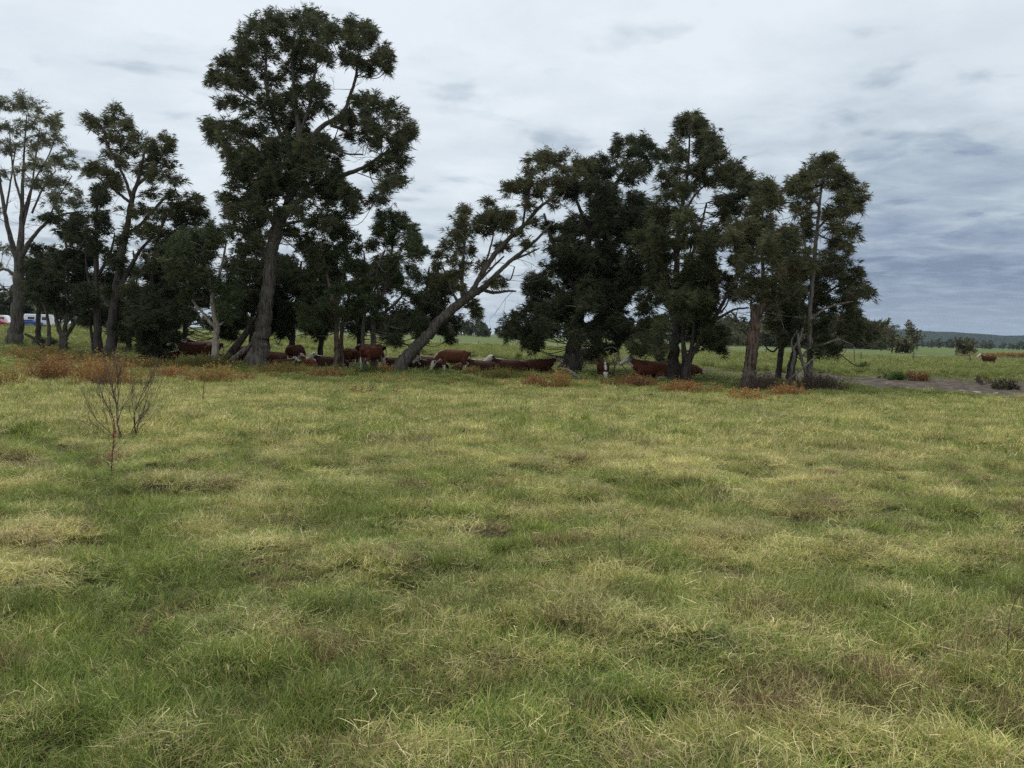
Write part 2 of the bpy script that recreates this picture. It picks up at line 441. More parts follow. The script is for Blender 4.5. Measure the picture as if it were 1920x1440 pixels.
kind('b', 3, nb=110, rad=.13, h0=.05, h1=.12, width=.0018, lean=.6, pal=[(*B1, 4), (0.12, 0.09, 0.05, 3), (*S1, 1)], strand=1)
kind('G', 4, nb=190, rad=.32, h0=.06, h1=.14, width=.0042, lean=.4, pal=PAL_G, strand=0)
kind('Mx', 4, nb=190, rad=.32, h0=.06, h1=.15, width=.0042, lean=.5, pal=PAL_M, strand=1)
kind('S', 4, nb=180, rad=.34, h0=.06, h1=.16, width=.0042, lean=.65, pal=PAL_S, strand=3)
kind('FG', 3, nb=170, rad=.75, h0=.08, h1=.18, width=.010, lean=.5, pal=PAL_G, strand=2)
kind('FS', 3, nb=170, rad=.75, h0=.08, h1=.20, width=.010, lean=.7, pal=PAL_M, strand=1)
kind('W', 4, nb=60, rad=.22, h0=.18, h1=.50, width=.007, lean=.3, pal=[(.36, .24, .08, 3), (.26, .20, .065, 3), (.30, .13, .05, 2), (.16, .17, .05, 2.5), (.45, .34, .14, 1)], strand=0, curl=.7)
kind('T', 3, nb=110, rad=.22, h0=.25, h1=.55, width=.010, lean=.35, pal=PAL_G, strand=0, curl=.8)

def scatter(name, P, IDX, ROT, SCL, TINT, label):
    me = bpy.data.meshes.new(name); n = len(P)
    me.vertices.add(n); me.vertices.foreach_set('co', np.asarray(P, np.float32).ravel())
    for nm, ty, key, arr in (('idx', 'INT', 'value', np.asarray(IDX, np.int32)), ('rot', 'FLOAT_VECTOR', 'vector', np.asarray(ROT, np.float32).ravel()),
                             ('scl', 'FLOAT_VECTOR', 'vector', np.asarray(SCL, np.float32).ravel()), ('tint', 'FLOAT_VECTOR', 'vector', np.asarray(TINT, np.float32).ravel())):
        me.attributes.new(nm, ty, 'POINT').data.foreach_set(key, arr)
    o = obj(name, me, M_GRASS, kind='stuff', label=label)
    ng = bpy.data.node_groups.new(name + '_scatter', 'GeometryNodeTree')
    ng.interface.new_socket('Geometry', in_out='INPUT', socket_type='NodeSocketGeometry')
    ng.interface.new_socket('Geometry', in_out='OUTPUT', socket_type='NodeSocketGeometry')
    gi = ng.nodes.new('NodeGroupInput'); go = ng.nodes.new('NodeGroupOutput')
    iop = ng.nodes.new('GeometryNodeInstanceOnPoints'); iop.inputs['Pick Instance'].default_value = True
    ci = ng.nodes.new('GeometryNodeCollectionInfo'); ci.inputs['Collection'].default_value = gcol
    ci.inputs['Separate Children'].default_value = True; ci.inputs['Reset Children'].default_value = True
    def na(nm, ty):
        q = ng.nodes.new('GeometryNodeInputNamedAttribute'); q.data_type = ty; q.inputs['Name'].default_value = nm; return q.outputs[0]
    e2r = ng.nodes.new('FunctionNodeEulerToRotation')
    lk = ng.links.new
    lk(gi.outputs[0], iop.inputs['Points']); lk(ci.outputs[0], iop.inputs['Instance']); lk(na('idx', 'INT'), iop.inputs['Instance Index'])
    lk(na('rot', 'FLOAT_VECTOR'), e2r.inputs[0]); lk(e2r.outputs[0], iop.inputs['Rotation']); lk(na('scl', 'FLOAT_VECTOR'), iop.inputs['Scale'])
    lk(iop.outputs[0], go.inputs[0])
    md = o.modifiers.new('scatter', 'NODES'); md.node_group = ng
    return o
def zone(y0, y1, dens, kw=0.75, pad=2.5):
    n = int(dens * (y1 - y0) * 2 * (kw * y1 + pad))
    y = rng.uniform(y0, y1, n); x = rng.uniform(-1, 1, n) * (kw * y1 + pad)
    k = np.abs(x) < kw * y + pad
    return x[k], y[k]
PP, II, RR, SS, TT = [], [], [], [], []
def put(x, y, keys, sc, hvar=0.25, zoff=0.0):
    """keys: function of dryness -> list of (kind, weight)"""
    n = len(x); dr = dryness(x, y); md = mud_mask(x, y); keep = (rng.uniform(0, 1, n) > md * 1.15) & (((x + 3) / 6.2) ** 2 + ((y - 69) / 12.5) ** 2 > 1)
    x, y, dr = x[keep], y[keep], dr[keep]; n = len(x)
    dn = np.clip(dr - .22 * smooth(42, 58, y) + rng.normal(0, 0.13, n), 0, 1)
    ids = np.zeros(n, int); u = rng.uniform(0, 1, n); thatch = smooth(.42, .75, vnoise(x / .5, y / .45, 61)) * .6
    names = keys
    for i in range(n):
        if len(names) == 5:
            kx = names[0] if dn[i] < .40 else names[1] if dn[i] < .68 else names[2]
            if u[i] < 0.02 + 0.05 * dr[i]: kx = names[3]
            elif u[i] > 0.97 - thatch[i]: kx = names[4]
        else:
            kx = names[0] if dn[i] < .36 else names[1] if dn[i] < .62 and len(names) > 2 else names[-1]
        ids[i] = kinds[kx][rng.integers(len(kinds[kx]))]
    z = gz(x, y) + zoff
    e = 0.06
    nx = -(gz(x + e, y) - gz(x - e, y)) / (2 * e); ny = -(gz(x, y + e) - gz(x, y - e)) / (2 * e)
    rot = np.stack([-ny * 0.8 + rng.normal(0, .12, n), nx * 0.8 + rng.normal(0, .12, n), rng.uniform(0, 6.283, n)], -1)
    hh = 1 + hvar * rng.normal(0, 1, n) + 0.35 * vnoise(x / 0.9, y / 0.9, 77) + 0.35 * vnoise(x / 0.3, y / 0.3, 78)
    hh = np.clip(hh, 0.45, 1.9) * sc * (1 - 0.35 * shade_grass(x, y))
    s = np.stack([np.full(n, sc) * rng.uniform(.85, 1.2, n), np.full(n, sc) * rng.uniform(.85, 1.2, n), hh], -1)
    b = np.clip(1.0 + 0.20 * fbm(x / 1.7, y / 1.7, 51) + 0.22 * vnoise(x / .38, y / .38, 52) + 0.14 * rng.normal(0, 1, n), .45, 1.6)[:, None]
    gr = np.array([0.99, 0.98, 0.92]); st = np.array([1.22, 1.12, 1.15]); GAIN = 1.42
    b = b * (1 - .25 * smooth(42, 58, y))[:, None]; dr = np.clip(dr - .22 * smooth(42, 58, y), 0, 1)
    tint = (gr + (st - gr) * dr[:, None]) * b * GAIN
    PP.append(np.stack([x, y, z], -1)); II.append(ids); RR.append(rot); SS.append(s); TT.append(tint)
put(*zone(1.2, 7, 170), ('g', 'm', 's', 'd', 'b'), 1.0)
put(*zone(7, 13, 100), ('g', 'm', 's', 'd', 'b'), 1.1)
put(*zone(13, 24, 46), ('G', 'Mx', 'S', 'S', 'b'), 1.0)
put(*zone(24, 44, 20), ('G', 'Mx', 'S', 'S', 'b'), 1.25)
put(*zone(44, 85, 5.0), ('FG', 'FS'), 1.0)
put(*zone(85, 170, 0.7), ('FG', 'FS'), 1.7)
# tussocks on the far bank of the creek bed
tx, ty_ = [], []
for i in range(420):
    k = rng.uniform(0, 1); C_ = np.array(CREEK); j = rng.uniform(0, len(C_) - 1.01); a = int(j); f = j - a
    p = C_[a] * (1 - f) + C_[a + 1] * f
    d = p[2] * rng.uniform(0.85, 1.45)
    q = C_[a + 1] - C_[a]; nn = np.array([q[1], -q[0]]) / np.hypot(q[0], q[1]); nn = nn if nn[1] > 0 else -nn
    tx.append(p[0] + nn[0] * d); ty_.append(p[1] + nn[1] * d)
put(np.array(tx), np.array(ty_), ('T', 'T', 'T'), 1.0)
# long rank growth among the trees, in drifts
bx_ = rng.uniform(-36, 15, 9000); by_ = rng.uniform(35.5, 49, 9000)
drift = smooth(.0, .55, fbm(bx_ / 2.8, by_ / 2.2, 88) + .22 * smooth(-4, -16, bx_) - .05) * smooth(35.5, 37.5, by_ + 1.2 * vnoise(bx_ / 2, by_ / 2, 89))
kp = (rng.uniform(0, 1, 9000) < drift * .8) & ~((bx_ > -6.2) & (bx_ < -2.6) & (by_ > 42) & (by_ < 49))      # grazed bare round the pond cattle
gsel = rng.uniform(0, 1, 9000) < .25
put(bx_[kp & ~gsel], by_[kp & ~gsel], ('W', 'W', 'W'), .9); put(bx_[kp & gsel], by_[kp & gsel], ('T', 'T', 'T'), .7)
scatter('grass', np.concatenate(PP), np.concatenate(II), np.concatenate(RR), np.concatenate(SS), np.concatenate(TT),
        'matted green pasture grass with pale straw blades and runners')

# ------------------------------------------------------------------ trees
CAS = [((0.058, 0.068, 0.030), 5), ((0.080, 0.086, 0.036), 4), ((0.120, 0.118, 0.050), 2), ((0.105, 0.082, 0.048), 1)]
OLV = [((0.095, 0.098, 0.044), 4), ((0.14, 0.135, 0.058), 3), ((0.066, 0.072, 0.034), 3), ((0.13, 0.095, 0.052), 1)]
GRN = [((0.054, 0.072, 0.027), 4), ((0.082, 0.102, 0.034), 3), ((0.046, 0.060, 0.025), 3)]
GUM = [((0.17, 0.175, 0.10), 3), ((0.12, 0.13, 0.074), 3), ((0.23, 0.22, 0.135), 2)]
DRK = [((0.044, 0.054, 0.026), 5), ((0.062, 0.070, 0.032), 4), ((0.09, 0.092, 0.04), 1.5)]
NEEDLES = [0]
def needle_block(P, A, L, W, pal, lr, n_per):
    """P tuft roots (n,3), A axes (n,3): thin triangles radiating from every root"""
    n = len(P); k = n_per
    D = A[:, None, :] * 0.95 + lr.normal(0, 0.46, (n, k, 3)); D /= np.linalg.norm(D, axis=2)[..., None] + 1e-9
    ln = L * lr.uniform(0.55, 1.25, (n, k, 1))
    root = P[:, None, :] + lr.normal(0, 0.05, (n, k, 3))
    tip = root + D * ln; tip[..., 2] -= 0.30 * ln[..., 0]
    sd_ = np.cross(D, lr.normal(0, 1, (n, k, 3))); sd_ /= np.linalg.norm(sd_, axis=2)[..., None] + 1e-9
    mid = root + D * ln * 0.35
    V = np.stack([mid - sd_ * W - D * ln * 0.35, mid + sd_ * W, tip], 2).reshape(-1, 3)
    pr = np.array([x[1] for x in pal], float); ci = lr.choice(len(pal), n, p=pr / pr.sum())
    pc = np.array([x[0] for x in pal])
    c = pc[ci][:, None, None, :] * lr.uniform(0.7, 1.35, (n, k, 1, 1)) * np.ones((1, 1, 3, 1))
    return V, c.reshape(-1, 3)
def twigs(mb, p, d, L_, r, depth, lr, up=.25, spread=.45, nb=3):
    n = 4; pts = [p]; dd = d / np.linalg.norm(d)
    for k in range(n):
        dd = dd + lr.normal(0, .10, 3) + [0, 0, up * .1]; dd /= np.linalg.norm(dd); pts.append(pts[-1] + dd * L_ / n)
    mb.tube(pts, np.linspace(r, r * .55, n + 1), 5 if r > .006 else 3, 0, cap=False, lr=lr)
    if depth <= 0: return
    for k in range(nb + 1):
        q = pts[min(n, 1 + int(lr.integers(0, n)))] if k else pts[-1]
        e_ = dd + lr.normal(0, spread, 3) + [0, 0, up]; twigs(mb, q, e_, L_ * lr.uniform(.55, .8), r * .55, depth - 1, lr, up, spread, nb)
def make_tree(name, Y, stems, clumps, label, cat='tree', pal=CAS, bark=M_BARK, depth=1.0, nl=0.37, nw=0.0105, dens=1.0, seed=1, group=None, fillers=0.5, open_=0.0, sub_r=0.36, snags=9):
    """stems: polylines of (px, py, width_px[, depth offset m]); clumps: (px, py, r_px[, depth offset m])"""
    lr = np.random.default_rng(seed); mpp = Y / FOCAL_PX
    bx = stems[0][0][0]; base = at(bx, Y)
    root = empty(name, base, label, cat, group)
    wood = MB(); skel = []
    for si, st in enumerate(stems):
        rows = []
        for k, s in enumerate(st):
            px, py, wd = s[:3]; dyo = s[3] if len(s) > 3 else 0.0
            p = U(px, py, Y + dyo)
            if si == 0 and k == 0: p = np.array([p[0], base[1], base[2] - 0.15])
            rows.append((*p, wd * mpp * 0.5))
        S = spline(np.array(rows), 7)
        S[1:-1, :3] += lr.normal(0, 0.10, (len(S) - 2, 3)) * S[1:-1, 3:4]
        big = S[0, 3] > 0.12
        if si == 0 and len(S) > 8:
            hgt = S[:, 2] - S[0, 2]; S[:, 3] *= (1 + 0.12 * np.exp(-np.maximum(hgt, 0) / 0.4)) * 0.88
        wood.tube(S[:, :3], np.maximum(S[:, 3], 0.008), 14 if big else 7, 0.06 if big else 0.05, lr=lr)
        skel.append(S)
    # stubs and buttress roots on the main stem
    SK = np.concatenate(skel)
    b0 = skel[0][0]
    for k in range(5):
        a = lr.uniform(0, 6.283); r0 = b0[3] * 0.9
        p0 = np.array([b0[0], b0[1], base[2] + 0.35 * r0 + .1]); p1 = p0 + np.array([math.cos(a), math.sin(a), 0]) * r0 * 1.6; p1[2] = base[2] - 0.15
        wood.tube([p0, (p0 + p1) / 2 + [0, 0, -.05], p1], [r0 * .5, r0 * .36, r0 * .15], 7, .08, lr=lr)
    br = wood; NV = []; NC = []
    allc = []
    for c in clumps:
        px, py, r = c[:3]; R = r * mpp * 0.94
        dyo = c[3] if len(c) > 3 else lr.normal(0, 1) * depth
        allc.append((px, py, R, dyo))
        if lr.uniform() < fillers:
            q = c[0] + lr.normal(0, .5) * r, c[1] + abs(lr.normal(0, .5)) * r
            allc.append((q[0], q[1], R * .8, dyo + lr.choice([-1, 1]) * lr.uniform(.5, 1.4) * depth))
    for (px, py, R, dyo) in allc:
        c = U(px, py, Y + dyo)
        d = SK[:, :3] - c; dist = np.linalg.norm(d, axis=1) + np.maximum(d[:, 2] + 0.2, 0) * 2.0
        j = int(np.argmin(dist)); a = SK[j, :3]; r0 = min(SK[j, 3] * 0.5, 0.026 + 0.014 * R)
        v = c - a; Lv = np.linalg.norm(v)
        ctrl = a + v * 0.5 + lr.normal(0, 0.10, 3) * Lv + np.array([0, 0, -0.08 * Lv])
        B = spline(np.array([a, ctrl, c, c + (v / (Lv + 1e-6) * .5 + [0, 0, .5]) * R * .7]), 5)
        rr = np.linspace(r0, 0.010, len(B)); br.tube(B, rr, 5, 0, cap=False, lr=lr)
        nsub = max(5, int(13.5 * dens * (R / 0.8) ** 2 * lr.uniform(.6, 1.3)))
        dirs = lr.normal(0, 1, (nsub, 3)); dirs /= np.linalg.norm(dirs, axis=1)[:, None]; dirs[:, 2] = dirs[:, 2] * 0.9 + 0.15
        rad_ = R * lr.uniform(0.15, 1.0, nsub) ** 0.6 * np.where(lr.uniform(0, 1, nsub) < .2, lr.uniform(1.05, 1.5, nsub), 1.0)
        ends = c + dirs * rad_[:, None] * np.array([1.05, 1.05, 0.85])
        for k in range(nsub):
            f = B[lr.integers(len(B) // 2, len(B))]; e_ = ends[k]; md_ = (f + e_) / 2 + lr.normal(0, 0.12, 3) * R
            tw = np.array([f, md_, e_]); br.tube(tw, [0.016, 0.011, 0.005], 3, 0, cap=False, lr=lr)
            nt_ = max(3, int(8 * (1 - open_)))
            s = lr.uniform(0.35, 1.0, nt_)
            tp = np.where(s[:, None] < .5, f + (md_ - f) * s[:, None] * 2, md_ + (e_ - md_) * (s[:, None] * 2 - 1)) + lr.normal(0, sub_r * .42, (nt_, 3))
            tp[0] = e_
            ax = dirs[k] * 0.6 + np.array([0, 0, 0.42]) + lr.normal(0, .45, (nt_, 3)); ax /= np.linalg.norm(ax, axis=1)[:, None]
            V, C_ = needle_block(tp, ax, nl, nw, pal, lr, 16)
            NV.append(V); NC.append(C_)
    dt = MB(); hi = SK[SK[:, 2] > base[2] + 2.2]
    for k in range(snags if len(hi) else 0):
        q = hi[lr.integers(len(hi))]
        twigs(dt, q[:3], np.array([lr.normal(0, 1), lr.normal(0, .8) - .3, lr.uniform(-.5, .7)]), lr.uniform(.5, 1.3), .017, 2, lr, .15, .6, 2)
    if dt.n: obj('dead_twigs', dt.mesh(name + '_dead_twigs', False, base), M_DEAD, root, kind='stuff')
    tm = wood.mesh(name + '_trunk', True, base); obj('trunk', tm, bark, root)
    if NV:
        V = np.concatenate(NV) - base; Fn = np.arange(len(V)).reshape(-1, 3); NEEDLES[0] += len(Fn)
        obj('crown', mk_mesh(name + '_crown', V, [Fn], np.concatenate(NC)), M_NEEDLE, root)
    return root
def poly_fill(poly, n, r0, r1, seed, dmax=None):
    lr = np.random.default_rng(seed); P = np.array(poly, float); out = []
    lo, hi = P.min(0), P.max(0)
    while len(out) < n:
        q = lr.uniform(lo, hi); ins = False
        for i in range(len(P)):
            a, b = P[i], P[i - 1]
            if (a[1] > q[1]) != (b[1] > q[1]) and q[0] < (b[0] - a[0]) * (q[1] - a[1]) / (b[1] - a[1]) + a[0]: ins = not ins
        if ins: out.append((q[0], q[1], lr.uniform(r0, r1)))
    return out

# pale open tree at the left edge of the row
make_tree('pale_tree', 55, [
    [(24, 652, 38), (32, 600, 25), (35, 540, 22), (36, 490, 18), (40, 430, 11), (42, 360, 7), (45, 290, 4), (50, 215, 2)],
    [(36, 500, 12), (18, 440, 8), (6, 380, 6), (-6, 300, 4), (-12, 230, 2)],
    [(37, 485, 11), (58, 450, 7), (85, 420, 5.5), (115, 403, 4), (155, 396, 2)],
    [(41, 430, 6), (58, 360, 4), (66, 300, 3), (75, 240, 2)],
    [(44, 400, 5), (62, 345, 3.5), (92, 290, 2.5), (105, 250, 2)],
    [(40, 380, 5), (25, 320, 3.5), (18, 250, 2)],
    [(60, 400, 4), (82, 350, 3), (105, 320, 2)], [(10, 400, 4), (20, 340, 3), (30, 270, 2)], [(90, 412, 3), (110, 370, 2.4), (135, 330, 1.6)],
    [(32, 520, 8), (10, 505, 5), (-10, 510, 3)]],
    [(45, 195, 18), (25, 200, 18), (70, 205, 20), (5, 195, 18), (90, 225, 20), (60, 235, 20), (30, 240, 20), (105, 235, 12), (0, 235, 20), (-20, 220, 22), (80, 265, 18),
     (105, 262, 14), (50, 275, 20), (15, 280, 20), (105, 300, 18), (125, 290, 12), (75, 310, 18), (130, 312, 12), (40, 320, 16), (95, 340, 16), (120, 345, 14), (140, 360, 12), (100, 365, 13),
     (150, 385, 9), (125, 380, 12), (-15, 280, 22), (-25, 330, 22), (0, 330, 16), (65, 345, 14), (110, 395, 8), (-10, 500, 16), (5, 470, 10), (-12, 400, 18), (-18, 530, 14)],
    'pale open-crowned grey tree beside the parked vehicles', pal=GUM, bark=M_BARK, depth=1.5, nl=.32, nw=.015, dens=1.2, open_=.2, seed=11, fillers=.25, snags=40)
# low forked tree
make_tree('forked_tree', 53, [
    [(120, 658, 19), (119, 632, 17), (117, 626, 14)],
    [(117, 632, 10), (107, 606, 8), (102, 570, 6), (104, 530, 5), (98, 480, 4)],
    [(120, 630, 9), (124, 600, 7), (128, 540, 5), (125, 470, 4), (118, 420, 3)],
    [(121, 632, 9), (140, 606, 7), (160, 580, 5), (168, 540, 3)],
    [(90, 648, 9, -1), (92, 625, 7, -1), (88, 590, 5, -1), (78, 560, 3, -1)]],
    poly_fill([(65, 565), (60, 520), (75, 460), (90, 420), (120, 400), (150, 420), (165, 470), (175, 600), (125, 585)], 26, 14, 24, 3) + [(150, 410, 14), (135, 425, 16), (75, 470, 14), (85, 410, 12)],
    'low dark tree forking just above the ground beside the pale open tree', pal=DRK, depth=1.3, seed=12, dens=1.2, bark=M_BARK)
# straight dark tree
make_tree('dark_tree', 51, [
    [(184, 668, 20), (182, 620, 16), (181, 560, 13), (180, 480, 9), (181, 400, 6), (184, 350, 3)],
    [(182, 560, 7), (165, 520, 5), (160, 470, 3)], [(181, 520, 7), (205, 480, 5), (215, 440, 3)],
    [(178, 668, 8, .6), (172, 630, 6, .6), (168, 580, 4, .6)]],
    [(185, 355, 12), (178, 375, 14), (198, 370, 12), (185, 405, 18), (170, 440, 20), (205, 430, 18), (185, 470, 26), (160, 500, 20), (215, 490, 20), (190, 530, 28), (160, 560, 22), (220, 550, 24), (190, 590, 24), (150, 600, 18), (225, 600, 20)],
    'slim straight dark tree standing close against the leaning feathery-topped one', pal=DRK, depth=1.0, seed=13, dens=1.2, bark=M_BARK_D)
# feathery topped leaning tree
make_tree('feathery_tree', 50, [
    [(206, 672, 24), (211, 610, 20), (217, 550, 17), (228, 480, 14), (240, 415, 11), (247, 375, 10), (258, 340, 7), (268, 300, 5), (275, 265, 3)],
    [(247, 372, 7), (232, 330, 5), (215, 300, 4), (198, 262, 4), (195, 240, 3)],
    [(245, 380, 6), (225, 365, 5), (205, 348, 4), (180, 330, 3)],
    [(236, 440, 8), (265, 420, 6), (300, 380, 5), (330, 355, 3)],
    [(255, 350, 6), (285, 320, 5), (305, 290, 3)],
    [(200, 250, 3), (185, 238, 3), (170, 232, 2)],
    [(218, 550, 10), (245, 500, 8), (262, 470, 6), (290, 440, 4)]],
    [(170, 225, 15), (180, 240, 10), (215, 212, 16), (205, 230, 14), (225, 228, 18), (238, 240, 12), (222, 255, 18), (205, 262, 12), (235, 275, 16), (262, 262, 18), (255, 285, 18), (280, 275, 16), (310, 262, 14), (318, 280, 14), (300, 285, 14),
     (285, 300, 18), (315, 310, 16), (200, 290, 14), (225, 300, 12), (172, 310, 14), (188, 320, 14), (165, 325, 9), (205, 330, 12), (265, 320, 20), (300, 330, 20), (325, 340, 16), (320, 365, 18), (290, 365, 18), (340, 385, 18), (360, 370, 12), (365, 390, 14),
     (245, 400, 16), (215, 345, 10), (275, 395, 18), (310, 400, 20), (280, 430, 20), (250, 440, 16), (300, 450, 22), (265, 480, 20), (225, 450, 14), (290, 500, 22), (240, 540, 20), (270, 560, 20), (215, 500, 16), (250, 590, 18)],
    'tall leaning tree with a feathery olive top and a bare upper stem', pal=OLV, depth=1.4, seed=14, dens=.8, fillers=.2, bark=M_BARK_D, snags=14)
# bushy tree with foliage to the ground
make_tree('bushy_tree', 50, [
    [(287, 684, 22), (286, 640, 18), (286, 560, 12), (290, 480, 8), (305, 420, 5), (330, 380, 3)],
    [(286, 560, 8), (320, 500, 6), (350, 450, 4)], [(286, 600, 7), (262, 560, 5), (255, 520, 3)]],
    poly_fill([(262, 672), (255, 600), (262, 540), (280, 480), (330, 470), (332, 560), (316, 640), (306, 672)], 26, 18, 28, 5)
    + [(345, 395, 16), (325, 410, 18), (375, 400, 14), (355, 425, 20), (385, 430, 14), (320, 445, 22), (345, 460, 20), (375, 460, 20), (300, 470, 18), (390, 455, 10)],
    'dark bushy tree with foliage hanging to the ground beside the white-faced cow', pal=DRK, depth=1.2, seed=15, dens=1.35, bark=M_BARK_D)
# paperbark with pale trunk
make_tree('paperbark_tree', 45.5, [
    [(404, 676, 17), (404, 640, 13), (406, 612, 12), (401, 585, 11), (398, 560, 8), (392, 520, 6), (380, 470, 4)],
    [(405, 614, 8), (392, 602, 7), (380, 586, 5), (360, 560, 4), (345, 500, 3)],
    [(406, 612, 6), (416, 606, 5), (432, 590, 3), (440, 540, 2)],
    [(399, 560, 6), (415, 500, 5), (425, 450, 3)]],
    [(345, 448, 15), (330, 455, 14), (360, 450, 14), (345, 468, 14), (325, 475, 14), (380, 440, 16), (400, 425, 16), (420, 440, 18)]
    + poly_fill([(312, 470), (340, 455), (380, 430), (430, 430), (455, 480), (450, 560), (425, 590), (395, 560), (370, 575), (335, 550), (315, 510)], 30, 15, 25, 6),
    'paperbark with a pale cream trunk beside the leaning logs', pal=GRN, bark=M_BARK_P, depth=1.3, seed=16, dens=1.1, nl=.24, nw=.014)
# the tallest tree
make_tree('tall_tree', 47, [
    [(482, 694, 50), (484, 665, 42), (492, 620, 33), (498, 570, 29), (505, 510, 26), (510, 465, 25), (518, 430, 22), (535, 395, 19), (548, 350, 17), (556, 300, 15), (560, 250, 12), (555, 200, 9), (550, 150, 6), (548, 100, 4), (552, 60, 2)],
    [(555, 320, 13), (575, 280, 11), (600, 240, 9), (640, 215, 7), (656, 180, 6), (668, 140, 5), (672, 100, 3)],
    [(540, 390, 12), (570, 370, 10), (610, 345, 9), (645, 328, 8), (685, 312, 6), (715, 290, 4)],
    [(556, 310, 10), (530, 260, 8), (510, 210, 6), (498, 150, 5), (500, 90, 3)],
    [(558, 260, 8), (580, 200, 6), (590, 140, 5), (598, 80, 3)],
    [(548, 350, 9), (510, 310, 7), (470, 270, 5), (430, 240, 3)],
    [(518, 430, 11), (500, 395, 8), (470, 360, 6), (440, 345, 4)],
    [(510, 470, 12), (522, 452, 9), (528, 425, 7), (560, 415, 5), (610, 405, 3)],
    [(620, 235, 6), (670, 250, 5), (710, 240, 3)], [(605, 250, 5), (640, 285, 4), (680, 290, 3)],
    [(510, 210, 5), (460, 180, 4), (420, 150, 2)]],
    [(490, 42, 18), (510, 32, 18), (530, 42, 18), (550, 38, 16), (500, 60, 22), (475, 65, 18), (465, 80, 16), (525, 65, 22), (575, 25, 12), (585, 40, 16), (600, 35, 12), (595, 60, 14), (615, 55, 14), (560, 55, 16), (575, 75, 14), (545, 85, 16), (490, 85, 16), (615, 75, 10),
     (660, 48, 10), (675, 55, 16), (695, 60, 14), (650, 62, 14), (690, 80, 16), (665, 82, 14), (715, 95, 12), (705, 115, 14), (730, 108, 10), (650, 105, 12), (672, 118, 14), (690, 130, 10), (725, 130, 8),
     (440, 112, 16), (425, 120, 16), (455, 108, 16), (408, 140, 13), (420, 150, 14), (450, 130, 20), (475, 125, 20), (400, 155, 8), (440, 160, 18), (465, 165, 22), (500, 110, 18),
     (560, 100, 22), (590, 100, 20), (610, 110, 18), (580, 130, 24), (545, 140, 24), (515, 150, 24), (595, 165, 24), (565, 175, 28), (535, 190, 24), (500, 190, 24),
     (415, 195, 12), (430, 190, 16), (455, 200, 18), (480, 215, 22), (398, 232, 10), (410, 240, 14), (430, 235, 18), (405, 258, 12), (450, 245, 22), (425, 265, 16), (480, 250, 24), (510, 235, 24), (545, 230, 26), (580, 215, 28), (608, 205, 18), (430, 285, 12),
     (680, 190, 14), (700, 182, 12), (712, 195, 16), (735, 200, 12), (690, 210, 16), (750, 220, 12), (730, 222, 18), (765, 240, 12), (750, 250, 18), (770, 258, 10), (715, 245, 18), (690, 235, 14), (665, 225, 12), (735, 270, 18), (710, 275, 18), (690, 265, 14), (760, 275, 14), (740, 295, 16), (715, 305, 14), (750, 305, 12), (735, 325, 14), (745, 340, 10), (700, 315, 10), (725, 345, 8), (660, 255, 12), (635, 225, 14), (655, 215, 8),
     (480, 285, 26), (455, 305, 20), (440, 325, 20), (510, 280, 28), (545, 275, 26), (580, 260, 24), (610, 270, 20), (500, 320, 28), (465, 345, 24), (535, 320, 28), (570, 310, 26), (600, 305, 20), (620, 325, 18), (440, 355, 18), (590, 345, 24), (560, 355, 26), (520, 360, 28), (625, 355, 18), (480, 380, 26), (450, 385, 20), (655, 360, 14), (670, 370, 12), (600, 380, 24), (640, 385, 18), (560, 395, 24), (510, 400, 20), (620, 410, 18), (660, 395, 12), (590, 420, 20), (470, 415, 20), (430, 405, 18), (440, 430, 20), (705, 372, 10), (715, 378, 8), (570, 440, 18), (475, 450, 20), (455, 470, 18), (640, 425, 16), (545, 435, 14)] + poly_fill([(430, 330), (480, 260), (560, 250), (620, 270), (640, 340), (630, 420), (560, 440), (450, 440), (425, 390)], 30, 16, 24, 170),
    'tallest tree of the row with a thick grey trunk and billowing crown', pal=CAS, depth=1.7, seed=17, dens=1.0, fillers=.4, snags=26)
# mid row of lower trees
make_tree('twin_stemmed_tree', 48, [
    [(630, 694, 14), (631, 640, 11), (628, 590, 9), (622, 555, 7), (612, 510, 5), (605, 470, 3)],
    [(630, 600, 8), (634, 560, 7), (645, 520, 5), (650, 480, 4), (645, 440, 3)],
    [(642, 694, 10, .5), (640, 640, 8, .5), (645, 590, 6, .5), (660, 540, 4, .5)]],
    [(640, 440, 18), (660, 445, 16), (615, 445, 16), (600, 460, 18), (670, 465, 16), (640, 470, 22), (610, 485, 22), (585, 480, 14), (655, 500, 22), (625, 515, 22), (595, 510, 18), (675, 500, 14), (640, 540, 20), (605, 545, 20), (665, 540, 18), (580, 545, 18), (600, 575, 20), (570, 580, 18), (640, 580, 18), (610, 605, 20), (575, 610, 18), (660, 575, 16)],
    'twin-stemmed tree with reddish stems and a flat-topped green crown', pal=GRN, depth=1.3, seed=18, dens=1.6, fillers=.8, bark=M_BARK_R, nl=.26, nw=.014)
